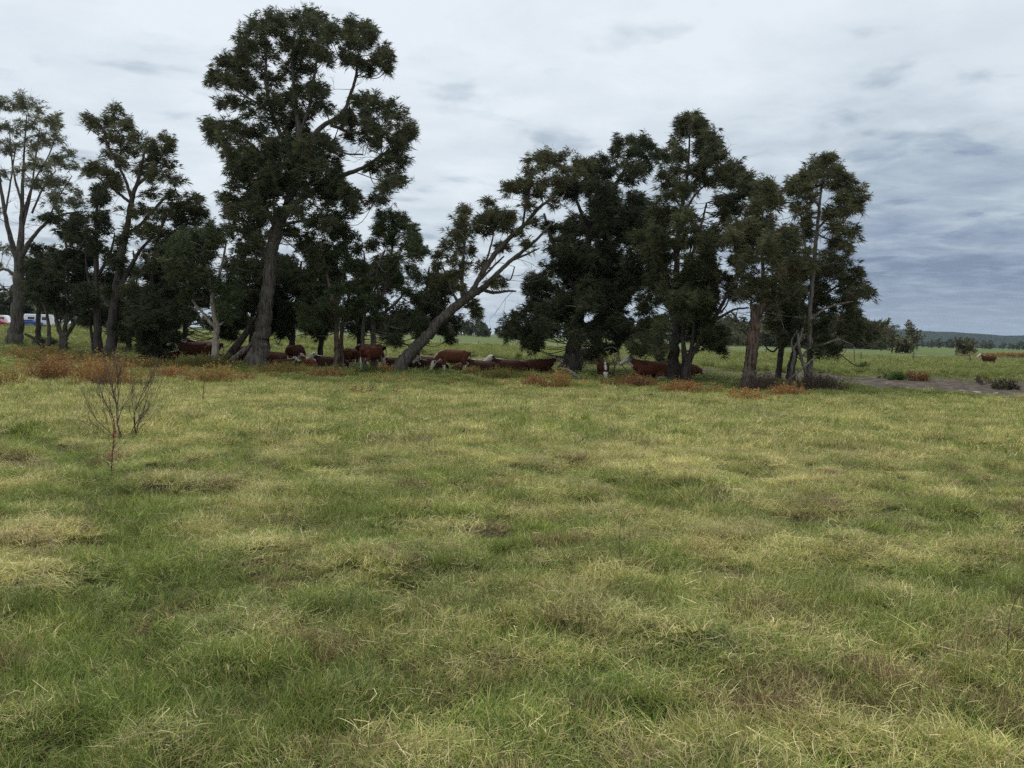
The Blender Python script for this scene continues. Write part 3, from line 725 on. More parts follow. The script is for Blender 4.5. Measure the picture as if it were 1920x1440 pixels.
make_tree('round_topped_tree', 49, [
    [(702, 694, 16), (700, 640, 12), (701, 610, 11), (708, 575, 9), (722, 540, 7), (730, 500, 6), (738, 450, 4)],
    [(700, 612, 7), (718, 590, 6), (745, 565, 5), (765, 540, 3)],
    [(686, 692, 8, -1), (680, 640, 7, -1), (684, 580, 5, -1), (690, 530, 4, -1), (705, 490, 3, -1)],
    [(712, 560, 5), (705, 520, 4), (715, 485, 4), (722, 470, 3)]],
    [(715, 408, 12), (735, 405, 14), (755, 412, 14), (725, 425, 18), (750, 430, 20), (772, 430, 12), (710, 435, 14), (780, 455, 14), (760, 455, 18), (735, 450, 18), (790, 470, 10), (775, 475, 12), (700, 460, 12),
     (740, 490, 16), (715, 500, 14), (765, 505, 18), (745, 520, 18), (780, 520, 14), (700, 520, 16), (725, 540, 16), (760, 545, 16), (690, 550, 16), (715, 570, 16), (780, 560, 16), (745, 580, 16), (770, 590, 18), (695, 590, 14), (725, 610, 16), (760, 620, 16), (790, 600, 14), (745, 640, 12), (785, 625, 12)],
    'round-topped tree between the twin-stemmed one and the leaning trunk', pal=GRN, depth=1.4, seed=19, dens=1.6, fillers=.8, nl=.27, nw=.014)
make_tree('shaded_tree', 54, [
    [(550, 688, 16), (548, 640, 12), (552, 590, 9), (560, 540, 7), (565, 490, 4)],
    [(548, 640, 7), (525, 610, 5), (510, 580, 3)], [(550, 610, 7), (580, 585, 5), (600, 560, 3)]],
    poly_fill([(455, 630), (445, 560), (460, 500), (520, 500), (600, 500), (620, 560), (615, 640), (560, 620), (520, 640)], 34, 18, 28, 8),
    'low spreading dark tree behind the thick grey trunk', pal=DRK, depth=1.5, seed=20, dens=1.3, bark=M_BARK_D)
make_tree('drooping_tree', 55, [
    [(785, 684, 12), (782, 640, 9), (790, 590, 7), (800, 540, 5), (805, 500, 3)], [(785, 620, 6), (820, 590, 4), (840, 570, 2)]],
    poly_fill([(720, 640), (740, 590), (790, 490), (820, 490), (850, 520), (845, 560), (820, 610), (840, 640), (790, 630)], 22, 14, 22, 9) + [(825, 620, 14), (840, 635, 10), (850, 600, 10)],
    'drooping dark tree behind the foot of the leaning trunk', pal=DRK, depth=1.2, seed=21, dens=1.1, bark=M_BARK_D)
# far left background tree
make_tree('background_tree', 62, [
    [(70, 640, 12), (72, 600, 10), (75, 540, 7), (80, 470, 4)], [(73, 570, 5), (55, 540, 4), (48, 500, 2)]],
    poly_fill([(45, 560), (55, 500), (75, 460), (100, 470), (110, 560), (95, 575)], 14, 14, 22, 10),
    'dark tree behind the forked one in front of the white van', pal=DRK, depth=1.2, seed=22, dens=1.2, bark=M_BARK_D)
make_tree('background_tree', 63, [
    [(345, 650, 12), (348, 610, 10), (350, 560, 7), (355, 500, 4)], [(349, 590, 5), (375, 560, 4), (395, 530, 2)]],
    poly_fill([(325, 605), (330, 520), (360, 500), (400, 500), (430, 560), (440, 630), (400, 640), (372, 600)], 22, 14, 22, 12),
    'dark tree behind the paperbark where the far paddock shows', pal=DRK, depth=1.2, seed=23, dens=1.2, bark=M_BARK_D)

for k, (bx, Yb, poly, lab_) in enumerate([
    (470, 58, [(440, 610), (430, 500), (450, 430), (500, 420), (545, 440), (555, 540), (540, 620), (500, 600)], 'shadowy tree filling the gap behind the thick grey trunk and paperbark'),
    (600, 59, [(545, 600), (550, 480), (580, 440), (620, 470), (640, 560), (625, 630), (580, 620)], 'shadowy tree standing behind the twin-stemmed one'),
    (672, 60, [(640, 620), (640, 520), (670, 470), (720, 480), (745, 540), (740, 630), (690, 630)], 'shadowy tree standing behind the round-topped one'),
    (240, 60, [(215, 640), (205, 560), (230, 500), (280, 500), (310, 560), (300, 640), (255, 620)], 'shadowy tree in the gap between the feathery and the bushy tree')]):
    make_tree('shadowy_tree', Yb, [[(bx, 680, 13), (bx + 2, 630, 10), (bx + 6, 570, 8), (bx + 12, 510, 5), (bx + 10, 470, 3)], [(bx + 4, 590, 6), (bx - 18, 560, 4), (bx - 26, 530, 2)], [(bx + 6, 570, 6), (bx + 30, 545, 4), (bx + 40, 520, 2)]],
              poly_fill(poly, 22, 15, 23, 160 + k), lab_, pal=DRK, depth=1.2, seed=40 + k, dens=1.2, bark=M_BARK_D)
# the leaning tree
make_tree('leaning_tree', 48, [
    [(742, 697, 36), (765, 668, 27), (795, 635, 23), (825, 602, 21), (850, 578, 20), (872, 560, 18), (892, 548, 15), (908, 538, 13), (935, 510, 9), (965, 483, 8), (1000, 455, 6), (1035, 418, 4)],
    [(880, 555, 11), (900, 520, 8), (925, 480, 9), (952, 450, 8), (985, 420, 7), (1010, 390, 6), (1038, 370, 4), (1055, 350, 3)],
    [(868, 562, 10), (866, 530, 7), (868, 490, 5), (872, 440, 4), (870, 400, 2)],
    [(905, 543, 8), (925, 549, 6), (948, 546, 5), (968, 546, 3)],
    [(880, 548, 7), (905, 520, 5), (930, 495, 4), (945, 480, 3)],
    [(900, 515, 5), (915, 480, 4), (925, 440, 3), (925, 410, 2)],
    [(955, 490, 5), (985, 478, 4), (1012, 465, 2)],
    [(980, 425, 5), (985, 390, 4), (995, 350, 3), (1000, 320, 2)],
    [(860, 570, 6), (845, 540, 4), (830, 500, 3)],
    [(930, 512, 4), (955, 525, 3), (965, 500, 2)]],
    [(868, 398, 10), (862, 420, 14), (850, 440, 16), (872, 440, 14), (840, 460, 14), (862, 470, 18), (845, 490, 18), (825, 480, 12), (820, 500, 14), (870, 500, 12), (885, 470, 10),
     (915, 385, 10), (925, 400, 14), (905, 410, 12), (940, 402, 14), (955, 410, 9), (930, 420, 12), (915, 435, 9), (895, 430, 9), (950, 425, 8),
     (1000, 300, 14), (1020, 292, 12), (990, 318, 14), (1015, 315, 18), (1040, 305, 16), (1060, 300, 14), (1080, 305, 14), (1045, 325, 18), (1070, 325, 16), (1090, 320, 10), (965, 348, 9), (980, 345, 12), (952, 350, 7), (1000, 345, 14), (1025, 345, 16), (985, 365, 8), (1055, 350, 14), (1010, 365, 10), (995, 385, 7), (1040, 380, 10), (1000, 415, 7),
     (970, 440, 9), (985, 460, 8), (945, 465, 8), (850, 515, 14), (835, 530, 14), (815, 525, 14), (860, 535, 10), (890, 580, 7, .3), (882, 572, 6, .3), (895, 595, 6, .3), (940, 530, 7), (905, 500, 8), (925, 530, 6)],
    'tree with a thick trunk leaning steeply towards the big dense crown', pal=OLV, depth=1.0, seed=24, dens=.8, open_=.15, fillers=.3, snags=26)
# big dense tree
make_tree('dense_tree', 51, [
    [(1068, 706, 46), (1074, 670, 36), (1081, 630, 29), (1086, 590, 26), (1088, 550, 22), (1095, 500, 18), (1105, 450, 14), (1120, 400, 11), (1145, 360, 8), (1170, 320, 6), (1180, 280, 3)],
    [(1088, 560, 12), (1060, 500, 9), (1035, 450, 7), (1020, 400, 4)], [(1094, 510, 12), (1130, 480, 9), (1165, 440, 7), (1200, 400, 4)],
    [(1086, 590, 10), (1120, 560, 8), (1155, 530, 7), (1200, 520, 4)], [(1084, 610, 9), (1050, 580, 7), (1010, 560, 5), (985, 550, 3)],
    [(1105, 450, 8), (1090, 400, 6), (1075, 360, 4)], [(1083, 625, 9), (1110, 605, 8), (1140, 590, 7), (1170, 605, 4)]],
    [(1180, 262, 12), (1160, 270, 13), (1200, 265, 12), (1220, 270, 13), (1150, 285, 12), (1190, 285, 18), (1225, 290, 16), (1130, 300, 10), (1165, 305, 18), (1120, 310, 14), (1110, 325, 14), (1140, 325, 20), (1205, 315, 20), (1180, 335, 22), (1105, 345, 16), (1130, 355, 22)]
    + poly_fill([(1040, 380), (1080, 345), (1130, 350), (1200, 340), (1230, 400), (1235, 520), (1180, 560), (1100, 560), (1020, 540), (1010, 460), (1020, 400)], 62, 18, 30, 13)
    + poly_fill([(985, 560), (1010, 520), (1080, 540), (1150, 540), (1165, 600), (1160, 640), (1110, 650), (1100, 600), (1070, 630), (1000, 640), (965, 640), (955, 610), (970, 590)], 40, 15, 26, 14)
    + [(962, 615, 10), (955, 630, 8), (980, 635, 12), (970, 590, 10), (990, 540, 10), (1000, 650, 10), (1130, 655, 14), (1150, 650, 12), (1110, 665, 12)],
    'broad dense dark tree with a furrowed leaning trunk', pal=DRK, depth=2.0, seed=25, dens=1.25, fillers=.6, snags=20)
# upright multi-stemmed pair
make_tree('upright_tree', 44.5, [
    [(1262, 722, 30), (1263, 670, 22), (1268, 610, 17), (1268, 540, 13), (1270, 460, 10), (1278, 390, 8), (1288, 330, 6), (1292, 280, 4), (1293, 235, 2)],
    [(1268, 560, 8), (1290, 500, 6), (1310, 440, 5), (1325, 380, 3)], [(1270, 480, 7), (1245, 430, 5), (1230, 380, 3)],
    [(1282, 370, 5), (1310, 330, 4), (1340, 300, 3)], [(1268, 600, 7), (1240, 560, 5), (1215, 540, 3)],
    [(1275, 420, 5), (1300, 370, 4), (1330, 340, 3)]],
    [(1280, 230, 10), (1295, 222, 10), (1305, 235, 10), (1315, 240, 10), (1285, 245, 10), (1275, 290, 10), (1265, 275, 12), (1320, 262, 13), (1335, 258, 10), (1340, 280, 13), (1310, 280, 13), (1355, 290, 12), (1330, 300, 14), (1375, 310, 12), (1385, 325, 10), (1360, 320, 13), (1345, 335, 12), (1395, 345, 12), (1375, 345, 12), (1405, 360, 9), (1385, 370, 10),
     (1300, 320, 18), (1270, 320, 16), (1245, 300, 14), (1320, 340, 16), (1290, 350, 20), (1260, 350, 18), (1240, 335, 14), (1365, 380, 12), (1390, 395, 9), (1345, 375, 12)]
    + poly_fill([(1240, 310), (1290, 245), (1340, 275), (1405, 345), (1400, 395), (1350, 420), (1260, 400)], 12, 10, 14, 151)
    + poly_fill([(1245, 370), (1290, 360), (1330, 370), (1348, 430), (1350, 520), (1320, 560), (1290, 560), (1210, 560), (1190, 480), (1215, 400)], 46, 16, 26, 15)
    + poly_fill([(1185, 560), (1240, 540), (1330, 550), (1345, 600), (1320, 640), (1250, 640), (1200, 640), (1185, 600)], 24, 12, 20, 16)
    + [(1190, 650, 12), (1205, 660, 10), (1235, 655, 12), (1225, 640, 12), (1330, 640, 10), (1345, 655, 8)],
    'tall upright tree with a pointed feathery top above the lying cow', pal=CAS, depth=1.5, seed=26, dens=.95, fillers=.25, snags=22, bark=M_BARK_D)
make_tree('splayed_tree', 43.5, [
    [(1287, 726, 26), (1287, 690, 20), (1284, 670, 14), (1281, 640, 9), (1282, 580, 7), (1290, 500, 5), (1300, 440, 3)],
    [(1289, 690, 15), (1296, 665, 11), (1312, 645, 9), (1330, 612, 8), (1345, 588, 7), (1362, 555, 6), (1376, 525, 5), (1388, 498, 4), (1400, 470, 3)],
    [(1340, 600, 6), (1358, 590, 5), (1378, 580, 4), (1404, 577, 3)],
    [(1352, 585, 4), (1362, 572, 3), (1366, 560, 2)],
    [(1290, 680, 9), (1300, 630, 7), (1302, 560, 5), (1310, 500, 3)]],
    [(1300, 450, 16), (1320, 470, 16), (1290, 490, 16), (1325, 510, 16), (1310, 540, 16), (1285, 560, 14), (1330, 560, 12), (1395, 465, 12), (1410, 450, 12), (1385, 490, 10), (1375, 545, 7), (1368, 525, 7), (1300, 590, 14), (1325, 600, 12), (1305, 625, 10), (1330, 645, 8), (1340, 625, 8)],
    'splayed many-stemmed tree with one dark limb reaching towards the flaking trunk', pal=CAS, depth=1.0, seed=27, dens=1.0, bark=M_BARK_D)
make_tree('flaking_tree', 40.5, [
    [(1398, 733, 32), (1404, 700, 25), (1410, 660, 24), (1414, 620, 22), (1416, 590, 20), (1417, 570, 18)],
    [(1417, 585, 12), (1410, 575, 8), (1408, 562, 3)],
    [(1416, 600, 13), (1430, 575, 11), (1432, 550, 9), (1430, 500, 6), (1428, 440, 4), (1432, 380, 2)],
    [(1428, 570, 8), (1450, 550, 7), (1470, 520, 5), (1480, 470, 3)]],
    [(1435, 350, 10), (1420, 360, 10), (1450, 355, 9), (1430, 378, 12), (1415, 390, 10), (1445, 385, 10), (1455, 375, 9), (1400, 420, 10), (1385, 430, 10), (1420, 425, 14), (1440, 420, 14), (1395, 445, 14), (1375, 445, 9), (1415, 455, 18), (1445, 455, 18), (1470, 440, 14), (1385, 475, 14), (1410, 490, 18), (1440, 490, 20), (1470, 480, 18), (1490, 500, 16), (1395, 515, 16), (1425, 525, 18), (1455, 520, 20), (1485, 535, 16), (1400, 545, 14), (1385, 555, 9), (1430, 555, 14), (1460, 555, 16), (1485, 570, 14), (1445, 580, 12)],
    'thick trunk with torn red-brown bark under an olive crown', pal=OLV, bark=M_BARK_R, depth=1.2, seed=28, dens=1.05, fillers=.3, snags=24)
make_tree('pale_stemmed_tree', 43, [
    [(1518, 735, 20), (1518, 690, 15), (1518, 640, 12), (1518, 590, 10), (1522, 540, 9), (1526, 490, 9), (1530, 450, 8), (1534, 410, 7), (1538, 370, 5), (1545, 330, 3)],
    [(1532, 430, 5), (1555, 405, 4), (1575, 385, 3), (1600, 370, 2)], [(1536, 390, 4), (1520, 360, 3), (1505, 340, 2)], [(1533, 440, 4), (1560, 450, 3), (1585, 445, 2)],
    [(1520, 652, 5), (1545, 645, 4.5), (1570, 637, 4), (1585, 641, 2.6), (1600, 650, 1.8), (1602, 680, 1.2)],
    [(1525, 500, 5), (1512, 470, 4), (1505, 430, 3), (1500, 395, 2)], [(1518, 600, 5), (1545, 580, 4), (1575, 570, 3), (1600, 565, 1.5)],
    [(1520, 560, 5), (1500, 530, 4), (1485, 500, 3)]],
    [(1545, 298, 10), (1535, 310, 12), (1555, 308, 12), (1520, 322, 12), (1570, 318, 10), (1545, 330, 13), (1505, 335, 10), (1515, 345, 12), (1490, 345, 9), (1580, 335, 10), (1595, 345, 9), (1568, 350, 10), (1605, 360, 10), (1615, 375, 9), (1595, 378, 10), (1580, 370, 8), (1500, 365, 13), (1520, 375, 12), (1482, 360, 9), (1575, 398, 9), (1590, 395, 7), (1605, 392, 7), (1510, 395, 13), (1495, 390, 12), (1600, 435, 9), (1585, 432, 8), (1570, 428, 7), (1580, 460, 9), (1565, 458, 7), (1515, 415, 10), (1550, 400, 8)]
    + poly_fill([(1470, 440), (1510, 420), (1520, 500), (1500, 560), (1470, 540), (1460, 480)], 14, 13, 20, 17),
    'tree with slim pale stem and pointed top, last tall one towards open paddock', pal=OLV, bark=M_BARK_M, depth=1.0, seed=29, dens=.75, fillers=.15, open_=.15, snags=20)
make_tree('leafy_tree', 45, [
    [(1482, 728, 20), (1484, 690, 16), (1492, 655, 13), (1500, 620, 11), (1520, 580, 8), (1550, 550, 5), (1580, 530, 3)],
    [(1490, 660, 8), (1510, 640, 7), (1540, 620, 5), (1575, 605, 4), (1610, 600, 2)], [(1500, 620, 7), (1490, 580, 5), (1480, 550, 3)]],
    [(1555, 480, 12), (1540, 495, 16), (1575, 490, 12), (1520, 515, 16), (1560, 515, 20), (1590, 510, 16), (1605, 525, 12), (1535, 540, 20), (1575, 540, 22), (1610, 545, 14), (1625, 550, 8), (1550, 565, 22), (1590, 565, 18), (1515, 550, 18), (1520, 580, 20), (1555, 590, 18), (1490, 580, 18), (1500, 605, 18), (1600, 590, 13), (1585, 610, 14), (1610, 610, 14), (1630, 615, 11), (1640, 630, 9), (1620, 632, 12), (1595, 635, 12), (1470, 600, 16), (1480, 625, 14), (1530, 615, 16), (1545, 640, 14), (1560, 655, 10), (1535, 660, 10), (1470, 640, 12)],
    'low leafy tree spreading out over the open paddock side', pal=CAS, depth=1.4, seed=30, dens=1.3, bark=M_BARK_D)
make_tree('slim_tree', 45.5, [
    [(1459, 726, 14), (1461, 690, 12), (1466, 640, 11), (1466, 590, 8), (1468, 520, 6), (1462, 450, 3)],
    [(1466, 640, 5), (1452, 658, 4), (1440, 655, 3), (1428, 640, 2), (1415, 646, 2)],
    [(1467, 560, 5), (1450, 520, 3), (1445, 480, 2)]],
    poly_fill([(1430, 570), (1425, 480), (1450, 430), (1490, 440), (1505, 520), (1495, 610), (1450, 620)], 22, 14, 22, 18),
    'slim straight-stemmed dark tree between the flaking trunk and the pale stem', pal=CAS, depth=.9, seed=31, dens=1.2, bark=M_BARK_D)
print('needle triangles', NEEDLES[0])

# ------------------------------------------------------------------ far trees, woods, hill
def far_tree_geo(mbw, mbl, p, h, wd, lr, pal, n=260, lean=0.0, leaf=0.5, limbs=True):
    th = h * lr.uniform(.12, .26)
    wood = np.array([[p[0], p[1], p[2] - .2], [p[0] + lean * h * .3, p[1], p[2] + th], [p[0] + lean * h * .7, p[1], p[2] + h * .7], [p[0] + lean * h, p[1], p[2] + h * .9]])
    mbw.tube(wood, np.linspace(h * .026, h * .005, 4), 5, .05, cap=False, lr=lr)
    nb = 7 + int(lr.integers(0, 4))
    for k in range(nb):
        f = (k + .5) / nb
        ww = wd * (1.0 - 0.9 * abs(f - .42))
        c = np.array([p[0] + lean * h * (.3 + .7 * f) + lr.normal(0, .30) * ww, p[1] + lr.normal(0, .25) * ww, p[2] + th * .7 + (h - th * .7) * (f * .92)])
        r = ww * lr.uniform(.28, .5)
        if limbs:
            a = wood[2]; mbw.tube([a, (a + c) / 2 + [0, 0, -.1 * r], c], [h * .008, h * .006, h * .003], 4, 0, cap=False, lr=lr)
        m_ = n // nb; d = lr.normal(0, 1, (m_, 3)); d /= np.linalg.norm(d, axis=1)[:, None]
        q = c + d * r * (lr.uniform(0, 1, (m_, 1)) ** .5) * [1, 1, .75]
        e1 = lr.normal(0, 1, (m_, 3)) * leaf * r * .42; e2 = lr.normal(0, 1, (m_, 3)) * leaf * r * .42
        V = np.stack([q - e1 * .5, q + e1 * .5, q + e2], 1).reshape(-1, 3)
        pc = np.array([x[0] for x in pal]); cc_ = pc[lr.integers(0, len(pc), m_)] * lr.uniform(.7, 1.3, (m_, 1))
        mbl.add(V, np.arange(len(V)).reshape(-1, 3), None, np.repeat(cc_, 3, 0))
def far_tree(name, px, Y, h, wd, label, seed, pal=CAS, lean=0.0, n=700, leaf=.5):
    lr = np.random.default_rng(seed); p = at(px, Y); root = empty(name, p, label, 'tree', 'trees standing out in the far paddock')
    a, b_ = MB(), MB(); far_tree_geo(a, b_, p, h, wd, lr, pal, n, lean, leaf)
    obj('trunk', a.mesh('far_trunk', True, p), M_BARK_D, root); obj('crown', b_.mesh('far_crown', False, p), M_NEEDLE, root)
far_tree('paddock_tree', 1672, 235, 8.2, 4.6, 'ragged dark tree alone in the far paddock, left of its pair', 301, OLV, .05, 900, .42)
far_tree('paddock_tree', 1702, 240, 9.4, 5.6, 'taller ragged tree with a flat tuft on top in the far paddock', 302, OLV, .03, 1100, .42)
far_tree('paddock_tree', 1692, 232, 4.6, 6.0, 'low dark tree filling the gap under the ragged paddock pair', 303, CAS, 0, 800, .5)
far_tree('paddock_tree', 1808, 215, 4.6, 4.6, 'round bushy tree alone in front of the blue hill', 304, OLV, .0, 1300, .45)
far_tree('paddock_tree', 1792, 216, 5.0, 2.0, 'narrow tree touching the round bushy one', 305, CAS, .0, 500, .5)
far_tree('paddock_tree', 1652, 300, 8.0, 4.0, 'dark tree beyond the low leafy one at the end of the row', 306, DRK, .0, 800, .5)
lr = np.random.default_rng(44); wa, wb = MB(), MB()
def wood_line(px0, px1, Y, n, h0, h1, pal, tris, spread=40):
    for i in range(n):
        px = lr.uniform(px0, px1); Yt = Y + lr.uniform(-spread, spread); p = at(px, Yt)
        h = lr.uniform(h0, h1) * (1.25 if lr.uniform() < .12 else 1)
        far_tree_geo(wa, wb, p, h, h * lr.uniform(.55, .85), lr, pal, tris, lr.normal(0, .03), .95, False)
wood_line(-250, 330, 330, 80, 8, 15, DRK, 260)
wood_line(300, 1010, 640, 150, 8, 12.5, DRK, 170)
wood_line(1000, 1335, 560, 80, 9, 13, DRK, 170)
wood_line(1300, 1660, 430, 100, 10, 15, CAS, 300)
wood_line(1330, 1660, 380, 50, 4, 8, CAS, 200)
wood_line(1640, 2350, 1150, 170, 6, 13, DRK, 100, 120)
wood = empty('far_wood', (0, 500, -0.6), 'distant belt of dark trees along the far edge of the paddocks', 'wood'); wood['kind'] = 'stuff'
obj('trunks', wa.mesh('far_wood_trunks', True, wood.location), M_BARK_D, wood, kind='stuff')
obj('foliage', wb.mesh('far_wood_foliage', False, wood.location), M_NEEDLE, wood, kind='stuff')

hx = np.linspace(600, 9500, 260); hy_ = np.linspace(4300, 6700, 60)
HX, HY = np.meshgrid(hx, hy_, indexing='ij')
prof = np.interp(HX / 5200 * FOCAL_PX + 960, [900, 1300, 1500, 1640, 1700, 1760, 1800, 1850, 1880, 1920, 2100, 2400, 3000, 3900], [0, 40, 92, 104, 95, 92, 90, 82, 80, 86, 100, 80, 60, 10])
HZ = prof * np.exp(-((HY - 5200) / 560) ** 2) * (1 + .06 * fbm(HX / 300, HY / 300, 91)) + 5 * fbm(HX / 45, HY / 45, 92) * smooth(0, 20, prof) - 2.5
n0, n1 = HX.shape; ii = np.arange(n0 * n1).reshape(n0, n1)
hq = np.stack([ii[:-1, :-1], ii[1:, :-1], ii[1:, 1:], ii[:-1, 1:]], -1).reshape(-1, 4)
hm, t = new_mat('forested_hillside')
g = N('ShaderNodeNewGeometry', t); n1_ = noise(g.outputs['Position'], 0.05, 6, .7, t)
b = N('ShaderNodeBump', t); b.inputs['Strength'].default_value = 1; b.inputs['Distance'].default_value = 12
t.links.new(n1_, b.inputs['Height'])
finish(t, principled(t, mixc(sstep(n1_, .35, .65, t), (0.018, 0.026, 0.016), (0.05, 0.062, 0.032), t), .95, .05, b.outputs[0]))
obj('hill', mk_mesh('hill', np.stack([HX, HY, HZ], -1).reshape(-1, 3), [hq], None, True), hm, kind='structure', label='long forested blue hill beyond the paddocks')

# ------------------------------------------------------------------ cattle
cow_m, t = new_mat('cattle_hide')
va = N('ShaderNodeVertexColor', t, layer_name='col'); sp = N('ShaderNodeSeparateColor', t); t.links.new(va.outputs[0], sp.inputs[0])
co = N('ShaderNodeAttribute', t, attribute_type='OBJECT', attribute_name='coat')
tcx = N('ShaderNodeTexCoord', t); nz = noise(tcx.outputs['Object'], 7, 5, .6, t); nz2 = noise(tcx.outputs['Object'], 40, 3, .6, t)
red = mixc(co.outputs['Fac'], (0.030, 0.013, 0.010), (0.20, 0.060, 0.024), t)
red = mixc(mth('MULTIPLY', nz, .5, tree=t), red, (0.05, 0.018, 0.012), t)
white = mixc(mth('MULTIPLY', nz2, .5, tree=t), (0.62, 0.57, 0.49), (0.36, 0.30, 0.24), t)
edge = mth('ADD', sp.outputs[0], mth('MULTIPLY', mth('SUBTRACT', nz, .5, tree=t), .35, tree=t), tree=t)
c = mixc(sstep(edge, .42, .58, t), red, white, t)
c = mixc(sp.outputs[1], c, (0.42, 0.24, 0.19), t); c = mixc(sp.outputs[2], c, (0.012, 0.01, 0.009), t)
finish(t, principled(t, c, .75, .2))

def rtube(mb, pts, per=4):
    """rounded tapering tube; rows x, y, z, vertical radius, side radius"""
    P = np.array([(p + (p[3],))[:5] if len(p) == 4 else p for p in pts], float); S = spline(P, per)
    d0 = S[0, :3] - S[1, :3]; d0 /= np.linalg.norm(d0); d1 = S[-1, :3] - S[-2, :3]; d1 /= np.linalg.norm(d1)
    def cap(row, d):
        out = []
        for k, f in ((.45, .88), (.8, .58), (.97, .2)):
            r = row.copy(); r[:3] += d * row[4] * k; r[3:] *= f; out.append(r)
        return out
    S = np.array(cap(S[0], d0)[::-1] + list(S) + cap(S[-1], d1))
    mb.tube(S[:, :3], S[:, 3], 14, 0, r2=S[:, 4])
    return [(r[:3], min(r[3], r[4])) for r in S[3:-3]]
COWS = {}
def cow_mesh(pose):
    if pose in COWS: return COWS[pose]
    mb = MB(); lab = []
    def part(pts, color, per=4):
        for p, r in rtube(mb, pts, per): lab.append((p, r, color))
    R_, W_, P_, K_ = 0, 1, 2, 3
    lie = pose.startswith('lie')
    if not lie:
        part([(-.90, 0, 1.12, .15, .19), (-.76, 0, 1.07, .26, .27), (-.5, 0, 1.0, .34, .32), (-.1, 0, .955, .385, .37), (.3, 0, .975, .37, .34), (.58, 0, 1.03, .30, .25), (.72, 0, 1.05, .2, .18)], R_)
        for s in (-1, 1):
            part([(.46, s * .19, .95, .17, .12), (.48, s * .19, .68, .11, .09), (.50, s * .18, .46, .07, .065)], R_, 3)
            part([(.50, s * .18, .44, .062, .06), (.49, s * .18, .2, .047, .045), (.51, s * .18, .05, .06, .055)], W_, 3)
            part([(-.68, s * .2, 1.0, .22, .16), (-.60, s * .22, .74, .17, .12), (-.72, s * .21, .52, .085, .075)], R_, 3)
            part([(-.74, s * .21, .47, .07, .06), (-.72, s * .21, .2, .05, .045), (-.69, s * .21, .05, .062, .055)], W_, 3)
        part([(-.62, -.2, 1.26, .07, .06), (-.62, .2, 1.26, .07, .06)], R_, 3); part([(.42, -.1, 1.28, .08, .06), (.42, .1, 1.28, .08, .06)], R_, 3)
        part([(-.97, 0, 1.22, .05), (-1.06, 0, 1.0, .032), (-1.07, 0, .72, .026)], R_, 3); part([(-1.07, 0, .70, .03), (-1.06, 0, .5, .055), (-1.05, 0, .36, .02)], W_, 3)
        part([(-.52, 0, .62, .12, .16), (-.38, 0, .57, .10, .13)], P_, 3)
        part([(-.25, 0, .60, .04, .10), (.25, 0, .63, .04, .12), (.55, 0, .74, .05, .1)], W_, 3)
    else:
        part([(-.92, 0, .42, .17, .22), (-.76, 0, .45, .28, .34), (-.45, 0, .46, .34, .43), (-.05, 0, .45, .36, .46), (.32, 0, .47, .36, .38), (.58, 0, .52, .30, .27), (.72, 0, .55, .2, .19)], R_)
        for s in (-1, 1):
            part([(-.62, s * .32, .36, .24, .15), (-.28, s * .42, .2, .14, .10), (-.12, s * .45, .12, .08, .08)], R_, 3)
            part([(-.14, s * .47, .09, .06), (-.4, s * .5, .07, .05), (-.58, s * .5, .06, .05)], W_, 3)
            part([(.5, s * .22, .38, .16, .12), (.72, s * .24, .2, .1, .09), (.86, s * .24, .12, .07, .07)], R_, 3)
            part([(.86, s * .24, .09, .06), (.62, s * .27, .06, .05), (.45, s * .28, .055, .05)], W_, 3)
        part([(-1.0, 0, .55, .05), (-1.1, .1, .3, .035), (-1.05, .3, .1, .03)], R_, 3); part([(-1.05, .3, .09, .04), (-.95, .45, .06, .05)], W_, 3)
        part([(.3, 0, .14, .06, .2), (.62, 0, .3, .1, .13), (.74, 0, .42, .09, .1)], W_, 3)
    dz_ = -.50 if lie else 0
    if pose == 'graze':
        part([(.55, 0, 1.08, .26, .18), (.86, 0, .92, .19, .135), (1.06, 0, .68, .15, .115)], R_)
        hd = [(1.06, 0, .62), (1.13, 0, .50), (1.22, 0, .30), (1.28, 0, .14)]; crest = [(.62, 0, 1.33), (.85, 0, 1.12), (1.06, 0, .86)]; fw = np.array([.35, 0, -.94]); upv = np.array([.94, 0, .35])
        dew = [(.72, 0, .82, .10, .08), (.88, 0, .68, .07, .06)]
    elif pose in ('up', 'lie', 'lieturn'):
        tz = 0.0
        part([(.52, 0, 1.12 + dz_, .25, .17), (.84, 0, 1.25 + dz_, .185, .13), (1.02, 0, 1.37 + dz_, .15, .11)], R_)
        hd = [(1.02, 0, 1.44 + dz_), (1.14, 0, 1.39 + dz_), (1.31, 0, 1.27 + dz_), (1.43, 0, 1.18 + dz_)]; crest = [(.45, 0, 1.36 + dz_), (.75, 0, 1.44 + dz_), (.95, 0, 1.52 + dz_)]; fw = np.array([.8, 0, -.55]); upv = np.array([.55, 0, .83])
        dew = [(.70, 0, .92 + dz_, .12, .09), (.88, 0, 1.06 + dz_, .09, .07), (1.05, 0, 1.22 + dz_, .07, .06)]
    part([(*hd[0], .14, .145), (*hd[1], .145, .145), (*hd[2], .10, .10), (*hd[3], .095, .11)], W_)
    part(dew, W_, 3)
    for q in range(len(crest) - 1):
        for f in np.linspace(0, 1, 6): lab.append((np.array(crest[q]) * (1 - f) + np.array(crest[q + 1]) * f, .06, W_))
    h0 = np.array(hd[0]); h1 = np.array(hd[1])
    for s in (-1, 1):
        b0_ = h0 + upv * .05 + np.array([0, s * .10, 0]); part([(*b0_, .04, .03), (*(b0_ + np.array([-.03, s * .14, -.01])), .075, .03), (*(b0_ + np.array([-.05, s * .27, -.06])), .04, .022)], R_, 3)
        lab.append((h1 + np.array([0, s * .13, 0]) + upv * .03, .022, K_))
